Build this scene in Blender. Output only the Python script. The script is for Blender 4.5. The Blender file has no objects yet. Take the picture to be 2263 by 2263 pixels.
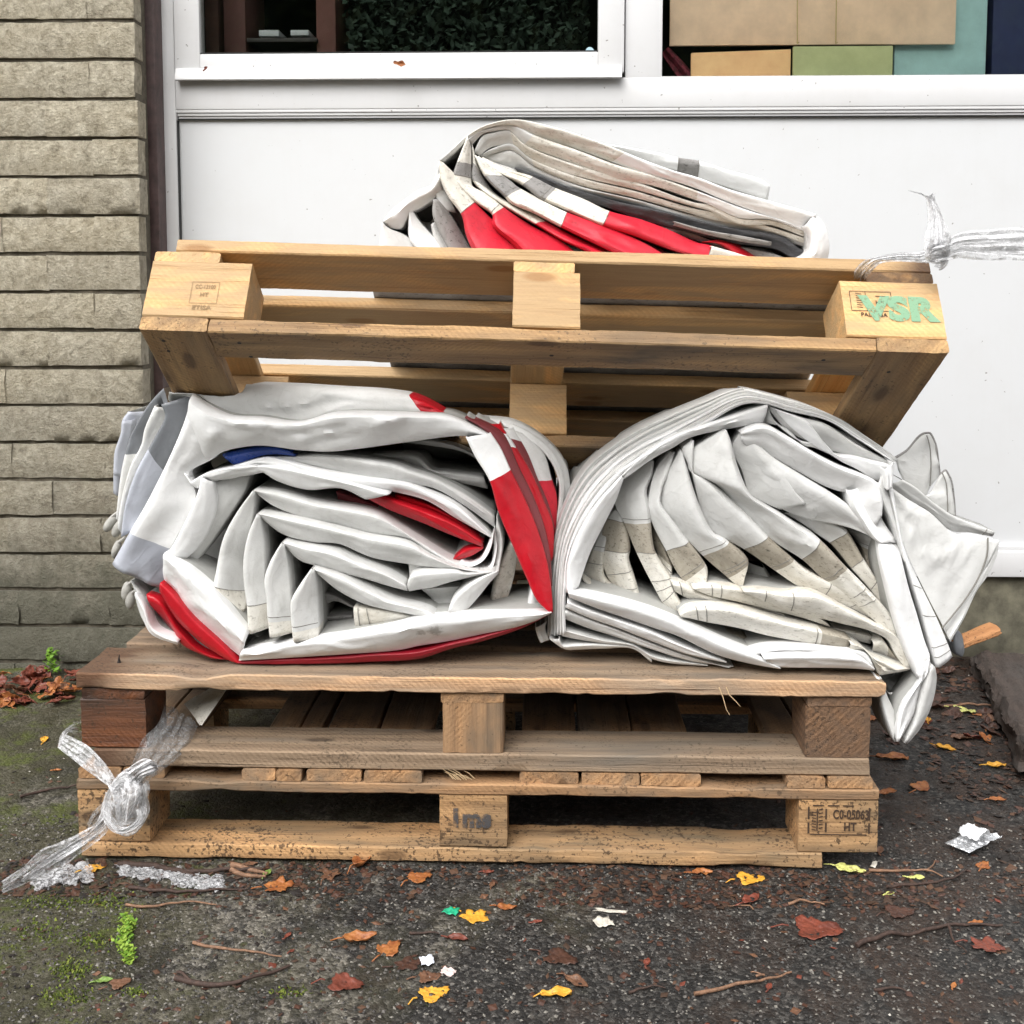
import bpy, bmesh, math, random
from mathutils import Vector, Matrix, noise
R = math.radians
S = bpy.context.scene
COL = S.collection
rnd = random.Random(7)

# ------------------------------------------------------------------ camera
F, PPY = 2527.0, 840.0
PITCH, YAW = R(4.7), R(1.8)
CAMP = Vector((0.0, -1.726, 0.905))
cam = bpy.data.objects.new('camera', bpy.data.cameras.new('camera'))
COL.objects.link(cam)
cam.location = CAMP
cam.rotation_euler = (R(90) - PITCH, 0, YAW)
cam.data.sensor_width = 36
cam.data.lens = F / 2263 * 36
cam.data.shift_y = -(1131.5 - PPY) / 2263
cam.data.clip_start = 0.02
cam.data.clip_end = 500
S.camera = cam
CR = cam.rotation_euler.to_matrix()

# ------------------------------------------------------------------ light
w = bpy.data.worlds.new('World'); S.world = w; w.use_nodes = True
nt = w.node_tree
sky = nt.nodes.new('ShaderNodeTexSky'); sky.sky_type = 'NISHITA'; sky.sun_disc = False
SUN_EL, SUN_AZ = R(50), R(205)
sky.sun_elevation = SUN_EL; sky.sun_rotation = SUN_AZ
sky.air_density = 1.0; sky.dust_density = 3.0; sky.ozone_density = 1.0
hs = nt.nodes.new('ShaderNodeHueSaturation'); hs.inputs['Saturation'].default_value = 0.04
nt.links.new(sky.outputs[0], hs.inputs['Color'])
nt.links.new(hs.outputs[0], nt.nodes['Background'].inputs['Color'])
nt.nodes['Background'].inputs['Strength'].default_value = 0.15
sl = bpy.data.lights.new('sun', 'SUN'); sl.energy = 1.1; sl.angle = R(42); sl.color = (1.0, 0.965, 0.925)
so = bpy.data.objects.new('sun', sl); COL.objects.link(so)
# light travels from the upper front left towards the wall
sd = Vector((0.33, 0.78, -0.95)).normalized()
so.rotation_euler = sd.to_track_quat('-Z', 'Y').to_euler()
S.view_settings.view_transform = 'Standard'
S.view_settings.look = 'None'
S.view_settings.exposure = 1.02
S.view_settings.gamma = 1.0
S.cycles.diffuse_bounces = 2

# ------------------------------------------------------------------ helpers
def ray(x, y):
    return CR @ Vector(((x - 1131.5) / F, -(y - PPY) / F, -1))
def P(x, y, Y):
    d = ray(x, y); t = (Y - CAMP.y) / d.y
    return CAMP + d * t
def G(x, y, z=0.0):
    d = ray(x, y); t = (z - CAMP.z) / d.z
    return CAMP + d * t
def tag(o, label=None, cat=None, group=None, kind=None):
    if label: o['label'] = label
    if cat: o['category'] = cat
    if group: o['group'] = group
    if kind: o['kind'] = kind
    return o
def empty(name, loc=(0, 0, 0)):
    o = bpy.data.objects.new(name, None); COL.objects.link(o)
    o.location = loc; o.empty_display_size = 0.05
    return o

class MB:
    """collects verts / faces / material indices into one mesh"""
    def __init__(s): s.v = []; s.f = []; s.m = []; s.mats = []
    def mi(s, mat):
        if mat not in s.mats: s.mats.append(mat)
        return s.mats.index(mat)
    def grid(s, rows, mat, flip=False, matfn=None, closed=False):
        b = len(s.v); n = len(rows[0])
        for r in rows: s.v.extend([tuple(p) for p in r])
        for i in range(len(rows) - 1):
            for j in range(n if closed else n - 1):
                j2 = (j + 1) % n
                q = (b + i*n + j, b + i*n + j2, b + (i+1)*n + j2, b + (i+1)*n + j)
                s.f.append(q[::-1] if flip else q)
                s.m.append(s.mi(matfn(i, j) if matfn else mat))
    def poly(s, pts, mat):
        b = len(s.v); s.v.extend([tuple(p) for p in pts]); s.f.append(tuple(range(b, b+len(pts)))); s.m.append(s.mi(mat))
    def box(s, lo, hi, mat, bev=0.0):
        bm = bmesh.new()
        x0, y0, z0 = lo; x1, y1, z1 = hi
        vs = [bm.verts.new(p) for p in [(x0,y0,z0),(x1,y0,z0),(x1,y1,z0),(x0,y1,z0),(x0,y0,z1),(x1,y0,z1),(x1,y1,z1),(x0,y1,z1)]]
        for q in [(0,3,2,1),(4,5,6,7),(0,1,5,4),(1,2,6,5),(2,3,7,6),(3,0,4,7)]: bm.faces.new([vs[i] for i in q])
        if bev: bmesh.ops.bevel(bm, geom=bm.edges[:], offset=bev, segments=2, affect='EDGES', profile=0.6)
        s.bm(bm, mat)
    def bm(s, bm, mat, M=None):
        b = len(s.v); bm.verts.ensure_lookup_table(); bm.verts.index_update()
        for v in bm.verts: s.v.append(tuple(M @ v.co) if M else tuple(v.co))
        for f in bm.faces: s.f.append(tuple(b + v.index for v in f.verts)); s.m.append(s.mi(mat))
        bm.free()
    def tube(s, pts, rad, mat, n=8, cap=True):
        rows = []
        for i, p in enumerate(pts):
            p = Vector(p)
            a = Vector(pts[max(0, i-1)]); c = Vector(pts[min(len(pts)-1, i+1)])
            t = (c - a).normalized()
            u = t.orthogonal() if i == 0 else (u0 - t * u0.dot(t))
            u.normalize(); u0 = u; v = t.cross(u)
            r = rad[i] if isinstance(rad, (list, tuple)) else rad
            rows.append([p + (u*math.cos(2*math.pi*k/n) + v*math.sin(2*math.pi*k/n))*r for k in range(n)])
        s.grid(rows, mat, closed=True)
        if cap:
            s.poly(rows[0][::-1], mat); s.poly(rows[-1], mat)
    def build(s, name, parent=None, smooth=True, sharp=35, origin=None, solid=0.0, offset=0.0):
        me = bpy.data.meshes.new(name)
        vs = s.v
        if origin is not None:
            o = Vector(origin); vs = [tuple(Vector(v) - o) for v in vs]
        me.from_pydata(vs, [], s.f)
        for m in s.mats: me.materials.append(m)
        me.polygons.foreach_set('material_index', s.m)
        if smooth:
            me.polygons.foreach_set('use_smooth', [True]*len(me.polygons))
            me.set_sharp_from_angle(angle=R(sharp))
        me.update()
        ob = bpy.data.objects.new(name, me); COL.objects.link(ob)
        if origin is not None: ob.location = origin
        if parent:
            ob.parent = parent
            if origin is not None and parent.location.length: ob.location = Vector(origin) - parent.location
            elif parent.location.length: ob.location = -parent.location
        if solid:
            md = ob.modifiers.new('solid', 'SOLIDIFY'); md.thickness = solid; md.offset = offset
        return ob

# ------------------------------------------------------------------ material DSL
class NT:
    def __init__(s, name):
        s.mat = bpy.data.materials.new(name); s.mat.use_nodes = True
        s.t = s.mat.node_tree; s.b = s.t.nodes['Principled BSDF']; s.out = s.t.nodes['Material Output']
    def n(s, typ, **kw):
        nd = s.t.nodes.new('ShaderNode' + typ)
        for k, v in kw.items():
            if k[0] == 'i' and k[1:].isdigit(): key = int(k[1:])
            elif hasattr(nd, k) and k not in nd.inputs: setattr(nd, k, v); continue
            else: key = k.replace('_', ' ')
            s.put(nd.inputs[key], v)
        return nd
    def put(s, inp, v):
        if isinstance(v, bpy.types.NodeSocket): s.t.links.new(v, inp)
        elif isinstance(v, bpy.types.Node): s.t.links.new(v.outputs[0], inp)
        else:
            if hasattr(inp, 'default_value') and isinstance(v, tuple) and len(v) == 3 and inp.type == 'RGBA': v = (*v, 1)
            inp.default_value = v
    def coord(s, kind='Object', scale=(1, 1, 1), rand=True, rot=(0,0,0)):
        tc = s.n('TexCoord'); src = tc.outputs[kind]
        if rand:
            oi = s.n('ObjectInfo')
            m = s.n('VectorMath', operation='MULTIPLY_ADD', i1=(37.0, 17.0, 23.0), i2=src)
            s.put(m.inputs[0], oi.outputs['Random']); src = m.outputs[0]
        mp = s.n('Mapping', Scale=scale, Rotation=rot); s.put(mp.inputs['Vector'], src)
        return mp.outputs[0]
    def noise(s, vec, scale, detail=4, rough=.55, dist=0.0):
        nd = s.n('TexNoise', Scale=scale, Detail=detail, Roughness=rough, Distortion=dist); s.put(nd.inputs['Vector'], vec); return nd.outputs[0]
    def ramp(s, fac, stops):
        nd = s.n('ValToRGB'); s.put(nd.inputs[0], fac); e = nd.color_ramp.elements
        while len(e) < len(stops): e.new(.5)
        for el, (p, c) in zip(e, stops):
            el.position = p; el.color = (*c, 1) if isinstance(c, tuple) else (c, c, c, 1)
        return nd.outputs[0]
    def mix(s, fac, a, b, mode='MIX'):
        nd = s.n('Mix', data_type='RGBA', blend_type=mode)
        s.put(nd.inputs[0], fac); s.put(nd.inputs[6], a); s.put(nd.inputs[7], b); return nd.outputs[2]
    def math(s, op, a, b=0.0, clamp=False):
        nd = s.n('Math', operation=op, use_clamp=clamp); s.put(nd.inputs[0], a); s.put(nd.inputs[1], b); return nd.outputs[0]
    def bump(s, h, strength=.3, dist=.002, normal=None):
        nd = s.n('Bump', Strength=strength, Distance=dist); s.put(nd.inputs['Height'], h)
        if normal is not None: s.put(nd.inputs['Normal'], normal)
        return nd.outputs[0]
    def set(s, **kw):
        for k, v in kw.items(): s.put(s.b.inputs[k.replace('_', ' ')], v)
        return s.mat

def wood(name, light, dark, grey=None, greyamt=.4, dirt=0.0, rings=70, rough=.7, dirtcol=(.02,.014,.008), streak=.5, stain_or_shade=None):
    n = NT(name)
    oc = n.coord(scale=(1, 1, 1))
    gr = n.coord(scale=(.22, 1, 1))
    wv = n.n('TexWave', wave_type='RINGS', rings_direction='X', Scale=rings*.22, Distortion=2.2, Detail=2.0, Detail_Scale=1.2)
    n.put(wv.inputs['Vector'], gr)
    fib = n.noise(n.coord(scale=(3, 90, 90)), 3.0, 5, .7)
    blot = n.noise(n.coord(scale=(2, 9, 9)), 1.6, 4, .6, .5)
    g = n.math('ADD', n.math('MULTIPLY', wv.outputs['Fac'], .22), n.math('MULTIPLY', fib, .78))
    c = n.ramp(g, [(.16, dark), (.36, tuple((a*.45+b*.55) for a, b in zip(dark, light))), (.64, light)])
    if grey:
        m = n.ramp(blot, [(.5 - greyamt*.45, 1.0), (.75 - greyamt*.3, 0.0)])
        gg = n.mix(fib, tuple(v*.55 for v in grey), grey)
        c = n.mix(n.math('MULTIPLY', m, .9), c, gg)
    # dark streaks and knots
    st = n.ramp(n.noise(n.coord(scale=(1.2, 60, 60)), 2.2, 3, .7), [(.30, 1.0), (.40, 0.0)])
    c = n.mix(n.math('MULTIPLY', st, streak), c, tuple(v*.35 for v in dark))
    vo = n.n('TexVoronoi', Scale=1.0, feature='F1'); n.put(vo.inputs['Vector'], n.coord(scale=(5.5, 16, 16)))
    kn = n.ramp(vo.outputs['Distance'], [(.10, 1.0), (.17, 0.0)])
    c = n.mix(n.math('MULTIPLY', kn, .7), c, tuple(v*.4 for v in dark))
    oi = n.n('ObjectInfo')
    v = n.math('MULTIPLY_ADD', oi.outputs['Random'], .34)
    v.node.inputs[2].default_value = .80
    hsv = n.n('HueSaturation', Color=c, Value=v); c = hsv.outputs[0]
    if stain_or_shade:
        s0 = n.n('SeparateXYZ'); n.put(s0.inputs[0], n.n('TexCoord').outputs['Object'])
        lo, hi, scol = stain_or_shade
        mr_ = n.n('MapRange'); n.put(mr_.inputs[0], s0.outputs[0]); mr_.inputs[1].default_value = lo; mr_.inputs[2].default_value = hi
        sm_ = n.ramp(n.math('ADD', mr_.outputs[0], n.math('MULTIPLY', n.math('SUBTRACT', blot, .5), 1.1)), [(.30, 0.0), (.72, 1.0)])
        c = n.mix(n.math('MULTIPLY', sm_, .9), c, n.mix(fib, tuple(v*.45 for v in scol), scol))
    if dirt:
        dn = n.noise(oc, 170, 4, .6)
        dl = n.noise(oc, 9, 4, .7)
        d = n.math('MULTIPLY', n.ramp(n.math('ADD', dn, n.math('MULTIPLY', dl, .55)), [(.90-.12*dirt, 0.0), (.93-.1*dirt, 1.0)]), min(1, dirt+.4))
        c = n.mix(d, c, dirtcol)
    saw = n.n('TexWave', bands_direction='DIAGONAL', Scale=62.0, Distortion=3.0, Detail=2.0, Detail_Scale=3.0); n.put(saw.inputs['Vector'], oc)
    sm = n.math('MULTIPLY', saw.outputs['Fac'], n.ramp(blot, [(.42, 0.0), (.62, 1.0)]))
    c = n.mix(n.math('MULTIPLY', sm, .22), c, tuple(v*.45 for v in dark))
    pit = n.ramp(n.noise(n.coord(scale=(.5, 1, 1)), 420, 3, .7), [(.30, 0.0), (.44, 1.0)])
    c = n.mix(n.math('MULTIPLY_ADD', pit, -.35), c, tuple(v*.4 for v in dark)) if False else c
    h = n.math('ADD', n.math('MULTIPLY', fib, .8), n.math('MULTIPLY', n.noise(oc, 260, 3), .3))
    h = n.math('ADD', h, n.math('MULTIPLY', sm, .25))
    h = n.math('SUBTRACT', h, n.math('MULTIPLY', st, .4))
    return n.set(Base_Color=c, Roughness=rough, Normal=n.bump(h, .85, .0022))

W_NEW = wood('pine_light', (1.0, .605, .245), (.84, .40, .12), (.56, .38, .20), .02, .0, 55, .6, streak=.3)
W_NEWS = wood('pine_light_charred_end', (1.0, .575, .22), (.72, .32, .085), (.56, .38, .20), .02, .0, 55, .6, streak=.3, stain_or_shade=(1.03, 1.16, (.10, .05, .03)))
W_NEWE = wood('pine_light_dark_edge', (1.0, .575, .22), (.72, .32, .085), None, .02, .0, 55, .6, streak=.3, stain_or_shade=(.06, -.02, (.07, .045, .035)))
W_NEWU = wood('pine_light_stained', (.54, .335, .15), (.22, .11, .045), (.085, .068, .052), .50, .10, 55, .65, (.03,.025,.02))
W_OLD = wood('pine_old', (.60, .335, .155), (.18, .085, .035), (.20, .16, .115), .40, .12, 70, .8, streak=.6)
W_GREY = wood('pine_grey', (.36, .24, .15), (.095, .057, .034), (.19, .165, .135), .60, .10, 70, .85, streak=.55)
W_OLDSH = wood('pine_old_damp', (.60, .335, .155), (.18, .085, .035), (.22, .175, .125), .40, .12, 70, .8, streak=.55, stain_or_shade=(.10, .40, (.12, .085, .055)))  # boards darken towards the back: shade under the stack put into the colour
W_BROWN = wood('pine_brown_endgrain', (.30, .165, .085), (.085, .042, .022), (.14, .105, .08), .40, .15, 120, .8, streak=.6)
W_WET = wood('pine_wet_brown', (.24, .085, .032), (.06, .02, .01), (.05, .03, .02), .35, .2, 70, .5)
W_TORN = wood('pine_torn_edge', (.78, .47, .25), (.30, .14, .06), (.40, .32, .24), .22, .0, 70, .85, streak=.9, stain_or_shade=(.13, -.02, (.14, .06, .03)))
W_GREYD = wood('pine_grey_damp_end', (.38, .27, .175), (.11, .068, .04), (.205, .185, .155), .62, .10, 70, .8, streak=.6, stain_or_shade=(.22, -.06, (.15, .075, .04)))
W_DIRTY = wood('pine_muddy', (.66, .385, .175), (.19, .095, .04), (.21, .165, .105), .46, .45, 60, .85, (.065, .038, .02), streak=.6)

def ink(name, col, cut=.5, scale=300, amax=1.0):
    n = NT(name)
    f = n.ramp(n.noise(n.coord(rand=False), scale, 4, .7), [(cut-.09, 0.0), (cut+.10, amax)])
    return n.set(Base_Color=col, Roughness=.8, Alpha=f)
INK = ink('stamp_ink', (.055, .032, .02), .30)
INKF = ink('stamp_ink_faded', (.30, .20, .10), .26, 500)
INKB = ink('stamp_ink_grey', (.07, .07, .075), .42, 90, .8)
MINT = ink('mint_spray_paint', (.24, .44, .28), .38, 150, .86)

def plastic_white(name, col, rough=.35, dirt=.25):
    n = NT(name)
    oc = n.coord(rand=False)
    d = n.ramp(n.noise(oc, 5, 6, .7), [(.45, 0.0), (.8, 1.0)])
    sp = n.ramp(n.noise(oc, 85, 2, .5), [(.735, 0.0), (.76, 1.0)])
    stk = n.ramp(n.noise(n.coord(rand=False, scale=(34, 34, 1.6)), 1.5, 5, .65), [(.52, 0.0), (.8, 1.0)])
    c = n.mix(n.math('MULTIPLY', d, dirt), col, (.50, .48, .44))
    c = n.mix(n.math('MULTIPLY', stk, dirt*.25), c, (.42, .42, .38))
    c = n.mix(n.math('MULTIPLY', sp, .7), c, (.12, .10, .08))
    return n.set(Base_Color=c, Roughness=n.math('MULTIPLY_ADD', d, .3), Normal=n.bump(n.noise(oc, 9, 3), .05, .01)) if False else n.set(Base_Color=c, Roughness=rough, Normal=n.bump(n.noise(oc, 9, 3), .06, .01))
UPVC = plastic_white('white_upvc', (.69, .69, .695))
PANEL = plastic_white('white_panel', (.65, .66, .67), .45, .16)
def simple(name, col, rough=.6, metal=0.0, nscale=0, namp=.3, bump=.2, **kw):
    n = NT(name)
    c = col
    if nscale:
        f = n.noise(n.coord(), nscale, 6, .65)
        c = n.mix(n.ramp(f, [(.3, 0.0), (.7, 1.0)]), tuple(v*(1-namp) for v in col), tuple(min(1, v*(1+namp)) for v in col))
        n.set(Normal=n.bump(f, bump, .003))
    return n.set(Base_Color=c, Roughness=rough, Metallic=metal, **kw)
# ------------------------------------------------------------------ ground
def ground_mat():
    n = NT('wet_asphalt')
    oc = n.coord(rand=False)
    v1 = n.n('TexVoronoi', Scale=170.0); n.put(v1.inputs['Vector'], oc)
    v2 = n.n('TexVoronoi', Scale=420.0); n.put(v2.inputs['Vector'], oc)
    fine = n.noise(oc, 240, 6, .8)
    cell = n.n('SeparateColor'); n.put(cell.inputs[0], v1.outputs['Color'])
    g = n.math('ADD', n.math('MULTIPLY', cell.outputs[0], .5), n.math('MULTIPLY', fine, .5))
    asph = n.ramp(g, [(.22, (.005, .0045, .004)), (.50, (.021, .0195, .018)), (.66, (.055, .051, .046)), (.80, (.14, .13, .118))])
    speck = n.ramp(n.noise(oc, 330, 2, .5), [(.73, 0.0), (.77, 1.0)])
    asph = n.mix(n.math('MULTIPLY', speck, .8), asph, (.42, .38, .32))
    # brown leaf mulch to the right and behind
    sx = n.n('SeparateXYZ'); n.put(sx.inputs[0], oc)
    mul = n.math('ADD', n.noise(oc, 5.5, 6, .7), n.math('MULTIPLY', sx.outputs[0], .09))
    mm = n.ramp(mul, [(.50, 0.0), (.66, 1.0)])
    mulc = n.ramp(fine, [(.3, (.010, .006, .004)), (.55, (.055, .030, .018)), (.75, (.11, .065, .04))])
    c = n.mix(n.math('MULTIPLY', mm, .75), asph, mulc)
    # pale worn concrete at lower left
    wx = n.math('SUBTRACT', n.math('MINIMUM', n.math('MULTIPLY', sx.outputs[0], -.3), .12), .02)
    pale = n.ramp(n.math('ADD', n.noise(oc, 4.5, 7, .68), wx), [(.52, 0.0), (.60, 1.0)])
    palec = n.ramp(g, [(.25, (.05, .045, .035)), (.5, (.17, .155, .125)), (.75, (.34, .31, .26))])
    c = n.mix(n.math('MULTIPLY', pale, n.ramp(n.noise(oc, 26, 5, .75), [(.38, .05), (.55, .9)])), c, palec)
    # olive and moss growth
    wx_ = n.math('MAXIMUM', n.math('SUBTRACT', n.math('MULTIPLY', sx.outputs[0], -.32), .05), -.3)
    wm = n.math('SUBTRACT', n.math('MINIMUM', wx_, .16), .03)
    olive = n.ramp(n.math('ADD', n.noise(oc, 3.1, 6, .7), wm), [(.46, 0.0), (.62, .75)])
    c = n.mix(olive, c, n.mix(fine, (.024, .022, .008), (.085, .077, .035)))
    moss = n.ramp(n.math('ADD', n.noise(n.coord(rand=False, rot=(0, 0, .8)), 7.5, 6, .75), wm), [(.64, 0.0), (.74, .85)])
    c = n.mix(moss, c, n.mix(fine, (.03, .045, .004), (.13, .15, .02)))
    h = n.math('ADD', n.math('MULTIPLY', v1.outputs['Distance'], -.9), n.math('ADD', fine, n.math('MULTIPLY', v2.outputs['Distance'], -.4)))
    r = n.ramp(n.noise(oc, 12, 5), [(.35, .38), (.65, .85)])
    return n.set(Base_Color=c, Roughness=r, Normal=n.bump(h, .9, .004))
M_GROUND = ground_mat()
def gz(x, y):
    a = noise.noise(Vector((x*6, y*6, 0)))*.004 + noise.noise(Vector((x*28, y*28, 3)))*.0022
    return a + noise.noise(Vector((x*110, y*110, 7)))*.0012 - .003
g = MB()
xs, ys = [], []
def spread(lo, hi, step, far):
    out = []; a = lo
    while a <= hi: out.append(a); a += step
    s = step
    b = hi
    while b < far: s *= 1.5; b += s; out.append(b)
    s = step; b = lo; pre = []
    while b > -far: s *= 1.5; b -= s; pre.append(b)
    return pre[::-1] + out
xs = spread(-1.15, 1.25, .006, 150); ys = spread(-.75, 1.35, .006, 150)
def gflat(x, y):
    k = 1.0 if (-1.4 < x < 1.5 and -1.0 < y < 1.5) else 0.0
    return gz(x, y)*k
g.grid([[(x, y, gflat(x, y)) for x in xs] for y in ys], M_GROUND)
tag(g.build('ground', sharp=180), kind='structure')

# ------------------------------------------------------------------ brick wall
YB = 0.885
def brick_mat():
    n = NT('split_face_brick')
    oc = n.coord(rand=False)
    at = n.n('Attribute', attribute_name='tint')
    f = n.noise(oc, 45, 8, .75); f2 = n.noise(oc, 7, 4, .6)
    c = n.ramp(f, [(.25, (.12, .10, .07)), (.45, (.54, .475, .35)), (.64, (.84, .77, .61))])
    c = n.mix(n.math('MULTIPLY', n.ramp(f2, [(.4, 0.0), (.75, 1.0)]), .26), c, (.50, .39, .21))
    c = n.mix(n.ramp(at.outputs['Fac'], [(0.0, .0), (1.0, .32)]), c, (.30, .28, .24))
    sx = n.n('SeparateXYZ'); n.put(sx.inputs[0], oc)
    gm = n.ramp(n.math('ADD', n.math('MULTIPLY', sx.outputs[2], -3.0), n.math('MULTIPLY_ADD', n.noise(oc, 14, 5, .7), 1.2)), [(.15, 0.0), (.62, .85)])
    c = n.mix(gm, c, (.085, .095, .05))
    gd = n.ramp(sx.outputs[2], [(.12, .62), (.85, 0.0)])
    c = n.mix(gd, c, n.mix(f, (.085, .078, .062), (.30, .28, .225)))
    h = n.math('ADD', f, n.math('MULTIPLY', n.noise(oc, 170, 5, .75), .6))
    return n.set(Base_Color=c, Roughness=.93, Normal=n.bump(h, 1.0, .018))
M_BRICK = brick_mat()
M_MORTAR = simple('mortar', (.11, .095, .07), .95, 0, 60, .4, .8)
wall = empty('brick_wall', (-.7, YB, 0))
tag(wall, 'buff split-faced brick wall with dark recessed joints left of the white panel', 'wall')
bk = MB(); tints = []
CH = .0877
zt = P(100, 112*1.1713, YB).z        # a bed joint seen at the top of the picture
z0 = zt - math.ceil(zt/CH)*CH
XR = P(305, 400, YB).x
row = 0; z = z0
brnd = random.Random(3)
while z < 1.78:
    x1 = XR + brnd.uniform(-.006, .006)
    half = (row % 2 == 0)
    first = True
    while x1 > -3.4:
        L = (.104 if half and first else .218) + brnd.uniform(-.006, .006)
        x0 = x1 - L
        zz0, zz1 = z + .0045 + brnd.uniform(-.001, .0015), z + CH - .004 + brnd.uniform(-.0015, .001)
        st = .0036 if x1 > -.80 else .02
        nx = max(4, int(L/st)); nz = max(3, int((zz1-zz0)/st))
        proud = brnd.uniform(-.0022, .0022); seed = brnd.uniform(0, 99)
        rows = []
        for j in range(-1, nz+2):
            r = []
            for i in range(-1, nx+2):
                u = min(max(i, 0), nx)/nx; v = min(max(j, 0), nz)/nz
                x = x0 - .0004 + u*(L+.0008); zc = zz0 + v*(zz1-zz0)
                e = min(u*L*1.6+.004, (1-u)*L*1.6+.004 if not first else (1-u)*L, v*CH, (1-v)*CH)
                edge = max(0, 1 - e/.006)**2*.005
                p = Vector((x*30, zc*30, seed))
                d = noise.noise(p)*.0030 + noise.noise(p*2.7)*.0035 - abs(noise.noise(p*3.1))*.0035 + noise.noise(p*6)*.0042 + noise.noise(p*12)*.0026
                jx = noise.noise(Vector((zc*40, row*3.7, 1)))*.0025; jz = noise.noise(Vector((x*30, seed, 5)))*.002
                y = YB + proud + edge - d
                if i < 0 or j < 0 or i > nx or j > nz: y = YB + .055
                r.append((x + jx, y, zc + jz))
            rows.append(r)
        nf = len(bk.f); bk.grid(rows, M_BRICK)
        tints += [brnd.random()]*(len(bk.f)-nf)
        x1 = x0; first = False
    z += CH; row += 1
bo = bk.build('brick_face', wall, sharp=70)
at = bo.data.attributes.new('tint', 'FLOAT', 'FACE'); at.data.foreach_set('value', tints)
m = MB(); m.box((-3.5, YB+.014, -.12), (XR-.006, YB+.30, 1.80), M_MORTAR); m.build('mortar', wall, smooth=False)

# ------------------------------------------------------------------ brown post, window wall
YW = 1.05
M_POST = simple('brown_post', (.075, .045, .042), .55, 0, 30, .45, .3)
post = MB()
pa = P(268, 440, 1.0).x; pb = P(310*1.0+42, 440, 1.0).x
pxl = P(305*1.0, 400, 1.0).x; pxr = P(275*1.1713+0+28, 400, 1.0).x
post.box((pxl-.03, .975, -.05), (P(352, 500, .975).x, 1.04, 1.80), M_POST, .004)
tag(post.build('door_post', sharp=30), 'dark brown painted upright post between the brick wall and the white frame', 'post')

win = empty('window_panel_unit', (0, YW, 0))
tag(win, 'white plastic window unit with two panes above a large blank panel', 'window')
def D(x, y, Y=YW): return P(x*1.1713, y*1.1713, Y)
fx = D(288, 150).x; fx2 = D(336, 150).x
ztop = 1.80
mx0, mx1 = D(1178, 130).x, D(1248, 130).x
zA, zB = D(700, 151).z, D(700, 208).z          # transom top and bottom
FR = 3.0
zC = D(1860, 1036).z; zD = D(1860, 1085).z
fr = MB()
fr.box((fx-.01, YW-.022, zD), (fx2, YW+.04, ztop), UPVC, .005)
fr.box((fx2-.001, YW-.0215, zB), (FR, YW+.04, zA), UPVC, .005)
fr.box((mx0, YW-.0212, zA-.004), (mx1, YW+.04, ztop), UPVC, .005)
fr.box((fx2-.001, YW-.0215, zD), (FR, YW+.04, zC), UPVC, .005)
fr.build('frame', win, sharp=30)
bd = MB()      # stepped glazing bead round the blank panel
zE = D(700, 224).z; hh = zB - zE
x_in = D(340, 300).x
bd.box((fx2-.002, YW-.019, zB-hh*.34), (FR, YW, zB+.001), UPVC, .002)
bd.box((fx2+.001, YW-.0155, zB-hh*.70), (FR, YW+.002, zB-hh*.34), UPVC, .002)
bd.box((fx2+.003, YW-.0115, zE), (FR, YW+.004, zB-hh*.70), UPVC, .002)
bd.box((fx2-.002, YW-.017, zC+.002), (x_in, YW, zE), UPVC, .002)
bd.box((fx2+.0, YW-.0165, zC-.001), (FR, YW+.001, zC+.012), UPVC, .002)
bd.build('glazing_bead', win, sharp=30)
pn = MB(); pn.box((x_in-.005, YW-.004, zC-.01), (FR, YW+.03, zE+.006), PANEL); pn.build('blank_panel', win, smooth=False)
# left opening sash
sx0, sx1 = D(338, 130).x, D(1176, 130).x
gx0, gx1 = D(385, 100).x, D(1127, 100).x
gzb = D(700, 105).z
sh = MB()
sh.box((sx0, YW-.034, zA+.008), (gx0, YW+.01, ztop), UPVC, .004)
sh.box((gx1, YW-.034, zA+.008), (sx1, YW+.01, ztop), UPVC, .004)
sh.box((gx0-.001, YW-.0337, zA+.008), (gx1+.001, YW+.01, gzb), UPVC, .004)
sa = sh.build('sash', win, sharp=30)
dr = MB(); zr1, zr0 = D(700, 122, YW-.06).z, D(700, 146, YW-.06).z
prof = [(-.033, zr1), (-.040, zr1-.003), (-.046, zr0+.010), (-.047, zr0), (-.033, zr0-.001)]
dr.grid([[(x, YW+a, b) for a, b in prof] for x in (sx0+.004, sx1-.006)], UPVC, flip=True)
for x in (sx0+.004, sx1-.006): dr.poly([(x, YW+a, b) for a, b in prof], UPVC)
dr.build('drip_rail', win, sharp=20)
# gaskets (dark rubber)
M_RUB = simple('black_rubber', (.012, .012, .012), .6)
gk = MB()
gk.box((x_in-.002, YW-.0125, zE-.0022), (FR, YW-.002, zE+.0005), M_RUB)
gk.box((x_in-.001, YW-.0175, zC+.013), (x_in+.0012, YW-.001, zE-.004), M_RUB)
gk.box((sx0+.002, YW-.030, zA+.003), (sx1-.002, YW-.02, zA+.0075), M_RUB)
gk.box((gx0, YW-.032, gzb+.0002), (gx1, YW-.024, gzb+.003), M_RUB)
gk.build('gasket', win, smooth=False)
def glass_mat():
    n = NT('window_glass')
    sm = n.n('BsdfGlossy', Roughness=.02, Color=(1, 1, 1)); tr = n.n('BsdfTransparent', Color=(.965, .98, .97))
    fr = n.n('Fresnel', IOR=1.5)
    mx = n.n('MixShader'); n.put(mx.inputs[0], n.math('MULTIPLY', fr.outputs[0], .8)); n.put(mx.inputs[1], tr); n.put(mx.inputs[2], sm)
    n.put(n.out.inputs['Surface'], mx); return n.mat
M_GLASS = glass_mat()
gl = MB(); gl.box((gx0-.005, YW-.022, gzb-.01), (gx1+.005, YW-.016, ztop), M_GLASS); gl.build('glass_pane', win, smooth=False)
rzb = D(1500, 148).z
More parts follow.
